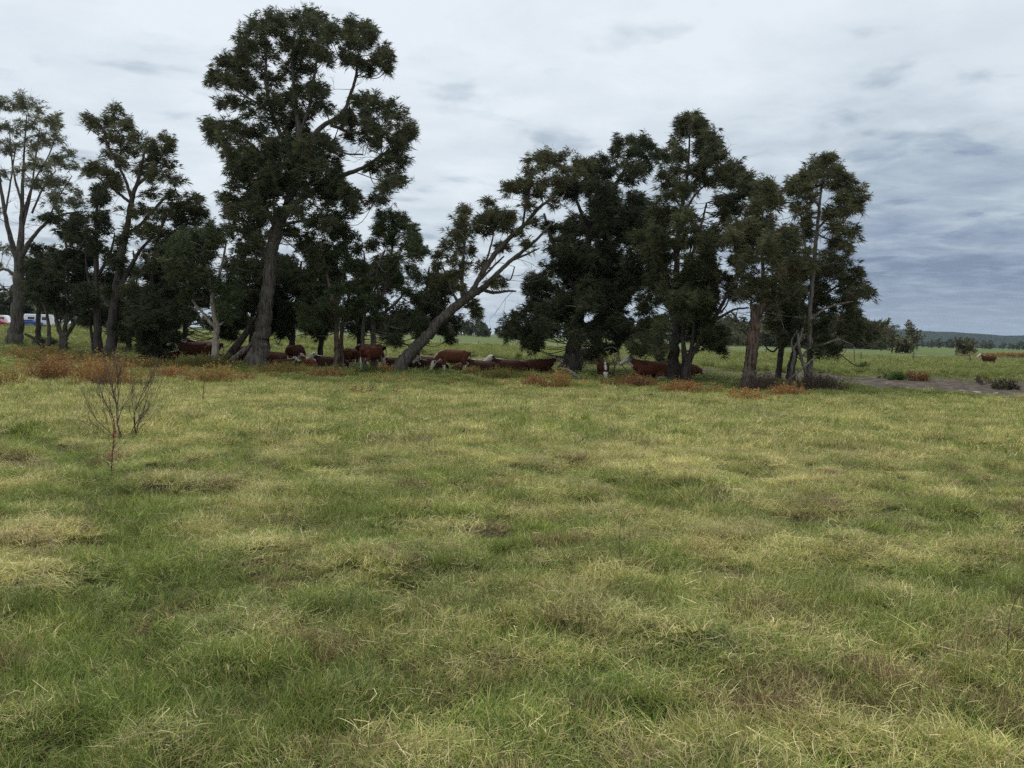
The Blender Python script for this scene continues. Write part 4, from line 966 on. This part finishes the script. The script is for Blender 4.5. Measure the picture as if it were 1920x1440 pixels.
    lab.append((np.array(hd[3]) + fw * .08, .05, P_))
    tmp = bpy.data.objects.new('tmp', mb.mesh('tmp')); COL.objects.link(tmp)
    rm = tmp.modifiers.new('r', 'REMESH'); rm.mode = 'VOXEL'; rm.voxel_size = .026; rm.use_smooth_shade = True
    sm = tmp.modifiers.new('s', 'SMOOTH'); sm.iterations = 5; sm.factor = .5
    dg = bpy.context.evaluated_depsgraph_get(); dg.update()
    me = bpy.data.meshes.new_from_object(tmp.evaluated_get(dg)); me.name = 'cow_' + pose
    for nm in [a.name for a in me.color_attributes]: me.color_attributes.remove(me.color_attributes[nm])
    bpy.data.objects.remove(tmp)
    V = np.empty(len(me.vertices) * 3, np.float32); me.vertices.foreach_get('co', V); V = V.reshape(-1, 3)
    LP = np.array([l[0] for l in lab]); LR = np.array([l[1] for l in lab]); LL = np.array([l[2] for l in lab])
    d = np.linalg.norm(V[:, None, :] - LP[None], axis=2) - LR[None]
    k = LL[np.argmin(d, 1)]
    cl = np.zeros((len(V), 4), np.float32); cl[:, 3] = 1; cl[k == W_, 0] = 1; cl[k == P_, 1] = 1; cl[k == K_, 2] = 1
    ca = me.color_attributes.new('col', 'FLOAT_COLOR', 'POINT'); ca.data.foreach_set('color', cl.ravel())
    nd = np.stack([fbm(V[:, 0] * 3.1 + 9, V[:, 2] * 3.1 + V[:, 1], 21, 3), fbm(V[:, 1] * 3.3, V[:, 0] * 3.3 + 4, 22, 3), fbm(V[:, 2] * 3 + 7, V[:, 0] * 3, 23, 3)], 1) * .022
    me.vertices.foreach_set('co', (V + nd * smooth(.1, .4, V[:, 2])[:, None]).astype(np.float32).ravel())
    me.materials.clear(); me.materials.append(cow_m)
    me.polygons.foreach_set('use_smooth', np.ones(len(me.polygons), bool)); me.update()
    COWS[pose] = me; return me
def cow(px, Y, pose, face, coat, label, sc=1.0, dz_=0.0):
    p = at(px, Y); p[2] = float(gz(p[0], p[1])) + dz_
    o = bpy.data.objects.new('cow', cow_mesh(pose)); COL.objects.link(o)
    o.location = p; o.rotation_euler = (0, 0, math.radians(face)); o.scale = (sc,) * 3
    o['label'] = label; o['category'] = 'cow'; o['group'] = 'red and white cattle under the trees'; o['coat'] = coat
    return o
cow(364, 50.0, 'up', 190, .30, 'red-brown cow standing side-on with its white face by the bushy tree', 1.0)
cow(306, 50.4, 'lie', 20, .25, 'dark red cow lying under the skirts of the bushy tree', .9)
cow(384, 54, 'up', 185, .35, 'cow half hidden behind the side-on cow near the paperbark', 1.05)
cow(398, 50, 'graze', 100, .45, 'red cow with its rump against the paperbark trunk', 1.0)
cow(452, 50, 'graze', 80, .4, 'red cow behind the leaning logs', .95)
cow(512, 49.5, 'lie', 170, .35, 'dark red cow lying against the right of the thick grey trunk', 1.05)
cow(530, 47.8, 'lie', 20, .12, 'very dark calf lying low beside the thick grey trunk', .62)
cow(555, 50.2, 'graze', 78, .32, 'cow seen from behind with pale udder left of the orange one', 1.0)
cow(586, 49.2, 'lie', 150, .95, 'light orange-red cow lying between a standing rump and a dark cow', .85)
cow(620, 48.8, 'lie', 185, .05, 'almost black cow with white chest lying by the twin-stemmed tree', .92)
cow(655, 50, 'graze', 120, .45, 'red cow grazing between the twin-stemmed and round-topped trees', .95)
cow(692, 57, 'graze', 178, .0, 'black-looking cow far behind the large standing rump', 1.05)
cow(697, 48.5, 'graze', 66, .62, 'large red cow standing tail-on with white udder and socks', 1.06)
cow(742, 50.5, 'lie', 186, .12, 'dark cow with white face lying behind the foot of the leaning trunk', .9)
cow(797, 50.5, 'lie', 188, .25, 'red cow with long white neck stripe lying right of the leaning trunk', 1.0)
cow(812, 49, 'lie', 192, .08, 'dark cow lying with its white face beside the grazing head', .8)
cow(848, 48.6, 'graze', 196, .58, 'bright red cow grazing with its white head down near the leaning trunk', .98)
cow(874, 50.5, 'lie', 20, .40, 'red cow lying tight behind the grazing cow', .8)
cow(905, 48.8, 'lie', 176, .08, 'near-black cow lying low beside the white-chested cow', .88)
cow(955, 49.5, 'lie', 205, .22, 'cow lying with raised pale head and big white chest', 1.12)
cow(1008, 50.5, 'lie', 15, .30, 'dark red cow lying with its rump to the white-chested cow', 1.05)
cow(1084, 52.5, 'graze', 85, .6, 'red cow whose rump shows past the furrowed leaning trunk', .9)
cow(1088, 60, 'up', 40, .0, 'dark cow standing in deep shade behind the dense tree', 1.0)
cow(1131, 46.5, 'graze', -88, .25, 'dark-faced cow facing out with its head lowered', .85, -.1)
cow(1222, 46.5, 'lie', 182, .62, 'bright red cow lying side-on before the upright trunk', 1.18)
cow(1278, 47.5, 'lie', 170, .6, 'red cow lying hidden behind the upright and splayed trunks', 1.0)
cow(1852, 108, 'up', 183, .28, 'lone red cow standing out in the open far paddock', 1.0)

# ------------------------------------------------------------------ weeds
RUST = [(0.25, 0.115, 0.046), (0.36, 0.19, 0.07), (0.17, 0.080, 0.04), (0.44, 0.27, 0.10)]
OCH = [(0.40, 0.25, 0.08), (0.30, 0.21, 0.07), (0.34, 0.16, 0.06), (0.20, 0.20, 0.06), (0.46, 0.32, 0.12)]
YGR = [(0.22, 0.19, 0.055), (0.16, 0.17, 0.05), (0.28, 0.17, 0.05), (0.10, 0.14, 0.035)]
BRN = [(0.075, 0.05, 0.04), (0.11, 0.075, 0.055), (0.05, 0.04, 0.032), (0.14, 0.10, 0.07)]
GRE = [(0.07, 0.12, 0.03), (0.10, 0.16, 0.04), (0.05, 0.09, 0.025)]
def weed(px0, px1, py, hpx, pal, label, seed, dens=20, deep=1.6, leaf=.075, name='weed_patch', group='rusty weed patches', Y=None, leaves=13):
    lr = np.random.default_rng(seed); c = G((px0 + px1) / 2, py) if Y is None else at((px0 + px1) / 2, Y)
    mpp = c[1] / FOCAL_PX; hw = (px1 - px0) * mpp / 2; H = hpx * mpp
    n = max(6, int(dens * 2.5 * hw * deep)); mb = MB()
    px_ = lr.normal(0, .45, n).clip(-1.1, 1.1) * hw; pd = lr.uniform(0, 1, n) ** 1.2 * deep
    for k in range(n):
        x = c[0] + px_[k]; y = c[1] + pd[k]; z = float(gz(x, y)) - .03
        h = H * lr.uniform(.7, 1.4) * (1 - .45 * (abs(px_[k]) / (hw + 1e-6)) ** 2)
        col = np.array(pal[lr.integers(len(pal))]) * lr.uniform(.75, 1.3)
        for s in range(2):
            ln = lr.normal(0, .20, 2) * h; top = np.array([x + ln[0], y + ln[1], z + h * lr.uniform(.75, 1.05)]); b_ = np.array([x, y, z]) + np.append(lr.normal(0, .04, 2), 0)
            wv = np.array([.006, 0, 0]); mb.add([b_ - wv, b_ + wv, top], [(0, 1, 2)], None, col * .7)
            m_ = leaves; f = lr.uniform(.12, 1, m_)[:, None]; q = b_ + (top - b_) * f
            d = lr.normal(0, 1, (m_, 3)); d[:, 2] = d[:, 2] * .5 + .45; d /= np.linalg.norm(d, axis=1)[:, None]
            sd_ = np.cross(d, lr.normal(0, 1, (m_, 3))); sd_ /= np.linalg.norm(sd_, axis=1)[:, None]
            L_ = leaf * lr.uniform(.6, 1.4, (m_, 1))
            V = np.stack([q, q + d * L_ * .5 + sd_ * L_ * .22, q + d * L_, q + d * L_ * .5 - sd_ * L_ * .22], 1).reshape(-1, 3)
            cl = np.repeat(np.array(pal)[lr.integers(0, len(pal), m_)] * .5 + col * .5, 4, 0) * lr.uniform(.8, 1.2, (m_ * 4, 1))
            mb.add(V, None, np.arange(m_ * 4).reshape(-1, 4), cl)
    return obj(name, mb.mesh('weeds', False, c), M_WEED, None, c, label=label, category='weeds', group=group)
weed(22, 132, 716, 48, RUST, 'tall dark rust-red weed stand left of the orange one', 401, 30, 2.6)
weed(120, 222, 728, 62, [RUST[1], RUST[3], OCH[0], RUST[0]], 'tallest orange-brown weed stand beside the bare shrub', 402, 34, 2.4)
weed(-40, 18, 730, 40, OCH, 'ochre weeds at the foot of the slope beside the dark rust stand', 403, 26, 1.6)
weed(262, 345, 713, 24, [RUST[1], RUST[3], RUST[0]], 'low orange-red weed band below the white-faced cow', 404, 26, 2.2)
weed(330, 430, 724, 36, OCH, 'ochre weed clump in front of the paperbark', 405, 26, 2.4)
weed(300, 430, 696, 26, YGR, 'yellow-green weeds hiding the legs of the side-on cow', 406, 20, 3.5)
weed(-20, 70, 676, 20, OCH, 'ochre weeds around the foot of the pale open tree', 407, 14, 4.5)
weed(60, 200, 684, 18, YGR, 'yellow-green weeds around the forked tree', 408, 14, 4.5)
weed(200, 300, 694, 20, [OCH[0], OCH[3], RUST[1], BRN[0]], 'brown and green weeds before the bushy tree', 409, 16, 3.5)
weed(425, 470, 718, 16, RUST, 'small rusty weed tuft just right of the ochre clump', 410, 18, 1.5)
weed(470, 570, 703, 22, [OCH[1], OCH[3], OCH[0]], 'ochre weeds at the foot of the thick grey trunk', 411, 16, 3.0)
weed(560, 650, 712, 18, RUST, 'low rusty weeds in front of the twin-stemmed tree', 412, 12, 2.4)
weed(700, 738, 702, 16, [RUST[1], RUST[3]], 'bright orange weed tuft beside the large tail-on cow', 413, 26, 1.4)
weed(650, 682, 744, 26, [RUST[0], RUST[1]], 'thin rust-brown weed spikes out in the open grass', 414, 16, .9, leaves=9)
weed(684, 700, 742, 26, [RUST[0], BRN[1]], 'narrow dark brown weed spike beside the rust-brown ones', 415, 22, .6, leaves=9)
weed(730, 752, 744, 28, [RUST[0], OCH[0], BRN[1]], 'sparse dead weed stalks below the leaning trunk', 416, 14, .7, leaves=8)
weed(856, 905, 706, 14, OCH, 'ochre weeds hiding the hooves of the grazing cow', 417, 22, 2.2)
weed(890, 990, 716, 22, YGR, 'yellow-green weeds below the white-chested cow', 418, 18, 2.6)
weed(975, 1040, 730, 24, RUST, 'rust-red weed clump below the dark red lying cow', 419, 26, 1.8)
weed(1025, 1080, 730, 36, OCH, 'tall ochre weed clump in front of the furrowed leaning trunk', 420, 26, 1.8)
weed(1140, 1255, 730, 22, [RUST[0], RUST[2], RUST[1], BRN[1]], 'dark rust weeds in front of the bright red lying cow', 421, 26, 2.0)
weed(1235, 1335, 742, 24, [RUST[1], OCH[0], RUST[0]], 'orange weeds at the feet of the upright and splayed trunks', 422, 26, 1.8)
weed(1320, 1372, 738, 14, OCH, 'thin ochre weeds between the splayed stems and the flaking trunk', 423, 14, 1.5)
weed(1365, 1460, 756, 22, [OCH[0], RUST[1], RUST[3]], 'orange weeds at the foot of the flaking trunk', 424, 22, 1.8)
weed(1445, 1530, 748, 26, [RUST[1], RUST[3], RUST[0]], 'red-orange weeds below the tangle of dead branches', 425, 26, 1.8)
weed(1538, 1572, 762, 10, RUST, 'tiny rusty weed patch at the edge of the mud', 426, 18, .9)
weed(1400, 1500, 738, 34, BRN, 'dark brown dead brush behind the orange weeds', 427, 26, 2.8, .06)
weed(1500, 1600, 738, 34, BRN, 'dark purple-brown brush at the open end of the row', 428, 30, 2.8, .06)
weed(1715, 1750, 716, 14, [RUST[0], BRN[1], OCH[0]], 'rusty bush on the far bank of the muddy creek', 429, 16, 2.0, .14)
weed(1670, 1705, 716, 12, GRE, 'dark green bush on the far bank beside the rusty one', 430, 16, 2.0, .14)
weed(1880, 1918, 732, 18, [BRN[0], GRE[2], BRN[1]], 'dark bush at the far edge of the mud below the lone cow', 431, 18, 2.0, .12)
weed(1845, 1860, 722, 14, BRN, 'small dark bush on the creek bank below the lone cow', 432, 18, 1.4, .1)
weed(1835, 2010, 672, 7, [RUST[1], RUST[0], OCH[1]], 'long rusty weed strip behind the lone cow in the far paddock', 433, 2.2, 8, .35)
weed(990, 1160, 668, 16, [BRN[1], RUST[2], GRE[2]], 'brown brush on the far bank behind the dense tree', 434, 5, 4, .16, Y=70)
weed(545, 640, 690, 12, GRE, 'fresh green weeds beside the orange-red lying cow', 435, 16, 3.0)
weed(640, 720, 702, 12, GRE, 'fresh green weeds around the hooves of the tail-on cow', 436, 14, 2.0)

# bright tussock, thin stalks, bare shrub
lr = np.random.default_rng(55)
def tuft(px, py, h, n, col, label, name='grass_tussock', wdt=.012, spread=.35, cat='grass tussock'):
    c = G(px, py); mb = MB()
    for k in range(n):
        a = lr.uniform(0, 6.283); r = lr.uniform(0, .12); b_ = c + [r * math.cos(a), r * math.sin(a), -.03]
        hh = h * lr.uniform(.4, 1.0); tilt = np.array([math.cos(a), math.sin(a), 0]) * hh * lr.uniform(.0, spread * 1.6)
        m_ = b_ + tilt * .35 + [0, 0, hh * .6]; t_ = b_ + tilt + [0, 0, hh * lr.uniform(.75, 1)]
        s_ = np.array([math.cos(a + 1.5), math.sin(a + 1.5), 0]) * wdt * .5
        mb.add([b_ - s_, b_ + s_, m_ + s_ * .8, m_ - s_ * .8, t_], [(3, 2, 4)], [(0, 1, 2, 3)], np.array(col) * lr.uniform(.7, 1.3))
    return obj(name, mb.mesh(name, False, c), M_WEED, None, c, label=label, category=cat)
tuft(1098, 798, .50, 140, (.22, .30, .045), 'upright bright yellow-green grass tussock in the open grass', wdt=.014, spread=.25)
tuft(1350, 945, .16, 120, (.10, .075, .05), 'small dark dead grass tuft in the open grass', spread=.9, wdt=.008)
tuft(655, 805, .20, 120, (.10, .16, .035), 'dark green tuft in the grass in front of the tail-on cow', spread=.8, wdt=.012)
M_TWIG = bark_mat('dry_twigs', (0.06, 0.045, 0.038), (0.17, 0.13, 0.11), (0.12, 0.10, 0.085))
c = G(228, 824); root = empty('bare_shrub', c, 'leafless grey twiggy shrub in front of the orange weeds', 'shrub')
for k, (off, hgt, r, lx) in enumerate((((0, 0), .60, .016, -.05), ((.17, .1), .54, .012, .12), ((-.03, -.05), .46, .008, -.45), ((.05, .03), .52, .009, .22), ((-.08, .06), .5, .009, -.2))):
    mb = MB(); b_ = c + np.array([off[0], off[1], -.05])
    twigs(mb, b_, np.array([lx, .05, 1.0]), hgt, r, 4, np.random.default_rng(60 + k), .22, .30, 3)
    obj('stem', mb.mesh('bare_stem', False, c), M_TWIG, root)
def stalk(px, py, tpx, tpy, label, leafcol=None, nleaf=0, r=.006, seed=1, br=0):
    lr = np.random.default_rng(seed); c = G(px, py); top = U(tpx, tpy, c[1]); root = empty('weed_stalk', c, label, 'weed stalk', 'thin stalks standing in the grass')
    mb = MB(); pts = spline(np.array([c - [0, 0, .04], c + (top - c) * .5 + lr.normal(0, .02, 3), top]), 5); mb.tube(pts, np.linspace(r, r * .5, len(pts)), 5, 0, lr=lr)
    for k in range(br):
        q = pts[lr.integers(len(pts) // 3, len(pts) - 1)]; twigs(mb, q, np.array([lr.normal(0, .8), lr.normal(0, .4), .7]), np.linalg.norm(top - c) * .25, r * .5, 1, lr)
    obj('stem', mb.mesh('stalk', False, c), M_TWIG, root)
    if nleaf:
        ml = MB()
        for k in range(nleaf):
            q = pts[lr.integers(2, len(pts))] + lr.normal(0, .02, 3); d = lr.normal(0, 1, 3); d /= np.linalg.norm(d); s_ = np.cross(d, [0, 0, 1]) * .015; L_ = lr.uniform(.03, .07)
            ml.add([q, q + d * L_ * .5 + s_, q + d * L_, q + d * L_ * .5 - s_], None, [(0, 1, 2, 3)], np.array(leafcol) * lr.uniform(.7, 1.3))
        obj('leaves', ml.mesh('stalk_leaves', False, c), M_WEED, root, kind='stuff')
stalk(207, 886, 214, 785, 'small red-leaved weed stalk in front of the bare shrub', (.25, .06, .03), 60, .007, 71, 3)
stalk(380, 762, 386, 700, 'thin dark stalk below the paperbark', (.15, .08, .04), 20, .010, 72, 2)
stalk(519, 826, 524, 786, 'short leaning dark stalk in the middle of the open grass', None, 0, .008, 73, 1)
stalk(484, 822, 487, 797, 'short pale stalk beside the leaning dark one', None, 0, .006, 74, 0)
stalk(1167, 1072, 1167, 965, 'single thin upright stalk in the foreground grass', None, 0, .0028, 75, 0)
stalk(1886, 1268, 1925, 1085, 'thin brown stalk tilting over in the foreground grass', None, 0, .0028, 76, 0)
stalk(276, 782, 283, 742, 'thin forked stalk right of the bare shrub', None, 0, .006, 77, 2)
stalk(1320, 726, 1318, 690, 'forked dark stalk between the splayed stems and the mud', (.10, .06, .05), 40, .014, 78, 2)
stalk(786, 748, 795, 716, 'thin stalk below the grazing cow', None, 0, .008, 79, 0)
stalk(945, 748, 944, 726, 'thin dark stalk below the white-chested cow', None, 0, .010, 80, 1)

# ------------------------------------------------------------------ fallen logs and dead branches
def log(rows, Y, label, mat=M_DEAD, name='fallen_log', seed=1, cat='log', extra=()):
    lr = np.random.default_rng(seed); mb = MB(); O = U(rows[0][0], rows[0][1], Y)
    for rr in [rows] + list(extra):
        S = spline(np.array([(*U(a[0], a[1], Y + (a[3] if len(a) > 3 else 0)), a[2] * Y / FOCAL_PX / 2) for a in rr]), 5)
        mb.tube(S[:, :3], np.maximum(S[:, 3], .008), 9, .07, lr=lr)
    return obj(name, mb.mesh(name, True, O), mat, None, O, label=label, category=cat)
log([(412, 692, 14), (430, 666, 14), (450, 640, 13), (468, 615, 11), (478, 596, 8)], 48.5, 'dark fallen trunk leaning up behind the pale log', M_BARK_D, seed=81)
log([(418, 690, 9), (440, 672, 10), (462, 654, 9), (478, 640, 6)], 47.3, 'pale fallen log leaning against the thick grey trunk', M_DEAD, seed=82)
log([(1050, 690, 4, 2), (1066, 694, 6, 1), (1085, 708, 7), (1104, 722, 8)], 43.5, 'bleached broken branch lying at the foot of the furrowed trunk', M_DEAD, 'fallen_branch', 83, 'branch')
log([(1147, 720, 4), (1152, 690, 4), (1160, 665, 3.5), (1158, 656, 3), (1146, 651, 2.5), (1132, 655, 1.5)], 47, 'thin dead branch arching over beside the head-down cow', M_DEAD, 'dead_branch', 84, 'branch', [[(1157, 672, 2.5), (1150, 664, 1.5), (1145, 668, 1)], [(1160, 668, 2), (1170, 690, 1.5), (1180, 700, 1)]])
log([(1478, 742, 5), (1482, 705, 5), (1490, 665, 6), (1487, 655, 5), (1497, 640, 5), (1505, 615, 4), (1510, 590, 3)], 42.3, 'tall bleached dead branch in the tangle before the pale stem', M_DEAD, 'dead_branch', 85, 'branch', [[(1488, 660, 4), (1484, 640, 3), (1495, 620, 2)]])
log([(1524, 748, 4), (1522, 720, 5), (1510, 695, 5), (1502, 670, 6), (1497, 640, 5), (1496, 625, 4)], 42.0, 'bleached dead branch crossing the taller one in the tangle', M_DEAD, 'dead_branch', 86, 'branch', [[(1510, 742, 3), (1509, 700, 4), (1504, 675, 4)], [(1502, 670, 4), (1515, 655, 3), (1522, 650, 2)]])
log([(1462, 735, 3, -.5), (1480, 712, 4, -.3), (1505, 690, 4), (1530, 668, 3, .5)], 41.5, 'thin dead branch propped low across the tangle', M_DEAD, 'dead_branch', 87, 'branch')
log([(88, 662, 9), (75, 645, 8), (62, 634, 6), (46, 626, 4)], 52.0, 'dark fallen branch between the pale open tree and the forked one', M_BARK_D, 'fallen_branch', 88, 'branch')
log([(1575, 664, 2.2, 12), (1602, 684, 2.6, 12), (1620, 686, 2.4, 12), (1632, 682, 1.4, 12)], 60, 'fallen dead bough lying in the paddock beside the leafy tree', M_BARK_D, 'fallen_branch', 89, 'branch')
weed(1606, 1634, 684, 14, GRE, 'small green sapling growing by the fallen bough', 440, 10, 1.2, .2, 'sapling', 'small bushes in the open', Y=72)
weed(58, 92, 640, 16, [GRE[2], (.03, .04, .02), GRE[0]], 'dark leafy bush beside the forked tree', 441, 26, 1.8, .14, 'leafy_bush', 'small bushes in the open', Y=57)
weed(830, 870, 660, 22, [GRE[2], (.05, .07, .025)], 'small dark sapling behind the grazing cow', 442, 12, 1.4, .16, 'sapling', 'small bushes in the open', Y=60)

# pale stones on the mud
M_STONE = flat_mat('pale_stone', (.50, .46, .40), .9, .2, var=.6)
for k, (px, py, r) in enumerate([(1702, 730, .17), (1712, 730, .24), (1623, 724, .13), (1661, 721, .12), (1832, 736, .28), (1803, 736, .2), (1738, 738, .14), (1870, 737, .18), (1655, 744, .16), (1628, 743, .14), (1880, 746, .14), (1815, 752, .18), (1670, 733, .12), (1348, 704, .17), (1360, 712, .1), (1555, 737, .1), (1600, 727, .12)]):
    lr = np.random.default_rng(500 + k); c = G(px, py); mb = MB()
    S = [(-r, .0, .02), (-r * .8, .0, .05), (0, 0, .075), (r * .75, 0, .05), (r, 0, .02)]
    mb.tube([(a[0], lr.normal(0, .02), .0) for a in S], [.012, .032, .045, .034, .01], 8, .14, r2=[.02, r * .35, r * .45, r * .35, .02], lr=lr)
    o = obj('stone', mb.mesh('stone', False), M_STONE, None, c + [0, 0, .015], label='small flat pale stone lying on the bare mud', category='stone', group='pale stones on the mud')
    o.rotation_euler = (0, 0, lr.uniform(-.5, .5))

# ------------------------------------------------------------------ fence
M_POST = bark_mat('weathered_post', (.06, .05, .042), (.18, .155, .13), (.13, .12, .1)); M_WIRE = flat_mat('galvanised_wire', (.25, .25, .24), .5, .5, .6)
def fence(A, B, step, label, h=1.15, rails=0):
    A = np.array(A, float); B = np.array(B, float); n = int(np.linalg.norm(B - A) / step); root = empty('fence', (*A, float(base_z(*A))), label, 'fence', 'wire fences across the far paddock'); O = np.array(root.location)
    P = []
    for k in range(n + 1):
        q = A + (B - A) * k / n; lr = np.random.default_rng(700 + k); z = float(base_z(*q)); hh = h * lr.uniform(.85, 1.15)
        mb = MB(); mb.tube([(q[0], q[1], z - .2), (q[0] + lr.normal(0, .03), q[1], z + hh * .5), (q[0] + lr.normal(0, .06), q[1], z + hh)], [.085, .08, .075], 7, .06, lr=lr)
        obj('post', mb.mesh('post', True, O), M_POST, root); P.append(np.array([q[0], q[1], z]))
    for f in ((.35, .6, .9) if not rails else (.4, .9)):
        mb = MB(); pts = []
        for a, b_ in zip(P[:-1], P[1:]):
            for t_ in (0, .5): pts.append(a + (b_ - a) * t_ + [0, 0, h * f - (.03 if t_ else 0)])
        mb.tube(pts + [P[-1] + [0, 0, h * f]], .012 if not rails else .05, 4, 0, cap=False); obj('wire' if not rails else 'rail', mb.mesh('wire', False, O), M_WIRE if not rails else M_POST, root)
fence((-52, 176), (16, 160), 7, 'wire fence across the far paddock seen past the leaning trunk', 1.2)
fence((18, 160), (90, 105), 7.5, 'wire fence across the open paddock behind the lone cow', 1.2)
fence((-75, 150), (-52, 150), 6, 'rail fence in the far paddock seen beside the paperbark', 1.2, rails=1)

# ------------------------------------------------------------------ parked vehicles by the road
M_TYRE = flat_mat('tyre_rubber', (.02, .02, .02), .9, .2); M_RIM = flat_mat('steel_rim', (.45, .45, .46), .35, .5, .8); M_GLASS = flat_mat('dark_window_glass', (.015, .018, .022), .08, .6); M_LAMP = flat_mat('headlamp', (.7, .7, .68), .15, .6)
def vehicle(name, px, Y, prof, wins, wheels, width, paint, label, cat, face=0):
    """prof: side outline (x, z); extruded with rounded sides"""
    p = at(px, Y); root = empty(name, p, label, cat, 'vehicles parked by the road', math.radians(face))
    P = np.array(prof, float); n = len(P); ctr = P.mean(0); rows = []
    for y, f in ((-.5, .93), (-.42, 1.0), (.42, 1.0), (.5, .93)):
        Q_ = ctr + (P - ctr) * f; tum = np.where(Q_[:, 1] > 1.0, .88, 1.0)
        rows.append(np.stack([Q_[:, 0], y * width * tum, Q_[:, 1]], 1))
    V = np.concatenate(rows); Qd = [(r * n + i, r * n + (i + 1) % n, (r + 1) * n + (i + 1) % n, (r + 1) * n + i) for r in range(3) for i in range(n)]
    me = bpy.data.meshes.new('body'); me.from_pydata([tuple(v) for v in V], [], Qd + [tuple(range(n - 1, -1, -1)), tuple(range(3 * n, 4 * n))]); me.update()
    obj('body', me, flat_mat(name + '_paint', paint, .25, .5), root)
    for (x0, x1, z0, z1) in wins:
        for s in (-1, 1):
            mb = MB(); mb.box((x0, s * width * .455 - .03, z0), (x1, s * width * .455 + .03, z1)); obj('window', mb.mesh('window'), M_GLASS, root)
    for x in wheels:
        for s in (-1, 1):
            mb = MB(); mb.tube([(x, s * width * .5 - .1, .32), (x, s * width * .5 + .1, .32)], [.32, .32], 16, 0); wh = obj('wheel', mb.mesh('tyre'), M_TYRE, root)
            mb = MB(); mb.tube([(x, s * width * .5 - .105, .32), (x, s * width * .5 + .105, .32)], [.19, .19], 12, 0); obj('rim', mb.mesh('rim'), M_RIM, wh)
    for s in (-1, 1):
        mb = MB(); xe = P[:, 0].max(); mb.box((xe - .12, s * width * .36 - .12, .62), (xe + .02, s * width * .36 + .12, .78)); obj('headlight', mb.mesh('headlight'), M_LAMP, root)
CAR = [(-2.1, .3), (2.1, .3), (2.15, .6), (2.05, .8), (1.1, .95), (.45, 1.4), (-1.0, 1.45), (-1.7, 1.0), (-2.1, .9)]
VAN = [(-2.5, .35), (2.5, .35), (2.55, .8), (2.3, 1.05), (1.7, 1.85), (1.4, 2.0), (-2.4, 2.0), (-2.5, 1.8)]
CARAVAN = [(-2.7, .45), (2.5, .45), (2.8, .8), (2.75, 1.5), (2.3, 2.35), (-2.5, 2.4), (-2.7, 2.2)]
vehicle('parked_van', -4, 152, VAN, [(-2.2, -.9, 1.2, 1.72), (-.7, .5, 1.2, 1.72), (.7, 1.6, 1.2, 1.65)], (-1.6, 1.6), 1.9, (.75, .75, .76), 'white van parked behind the pale open tree beside the red car', 'van')
vehicle('parked_car', -4, 147, CAR, [(-1.1, -.1, 1.0, 1.32), (0, .6, 1.0, 1.3)], (-1.35, 1.35), 1.75, (.28, .012, .03), 'dark red car parked in front of the white van', 'car')
vehicle('parked_car', 54, 150, CAR, [(-1.1, -.1, 1.0, 1.32), (0, .6, 1.0, 1.3)], (-1.35, 1.35), 1.75, (.02, .06, .28), 'blue car parked beside the white caravan', 'car', 180)
vehicle('parked_caravan', 78, 153, CARAVAN, [(-1.9, -.7, 1.35, 1.9), (.6, 1.8, 1.35, 1.9)], (-.1,), 2.2, (.78, .78, .77), 'white caravan parked beyond the forked tree', 'caravan', 0)

# ------------------------------------------------------------------ haze
hb = MB(); hb.box((-16000, -80, -9), (16000, 7400, 150))
hz, t = new_mat('pale_haze')
pv = N('ShaderNodeVolumePrincipled', t); pv.inputs['Color'].default_value = (.55, .72, .97, 1); pv.inputs['Density'].default_value = .000035; pv.inputs['Anisotropy'].default_value = .2
o_ = N('ShaderNodeOutputMaterial', t); t.links.new(pv.outputs[0], o_.inputs['Volume'])
obj('haze', hb.mesh('haze'), hz, kind='stuff', label='thin pale haze over the far paddocks')
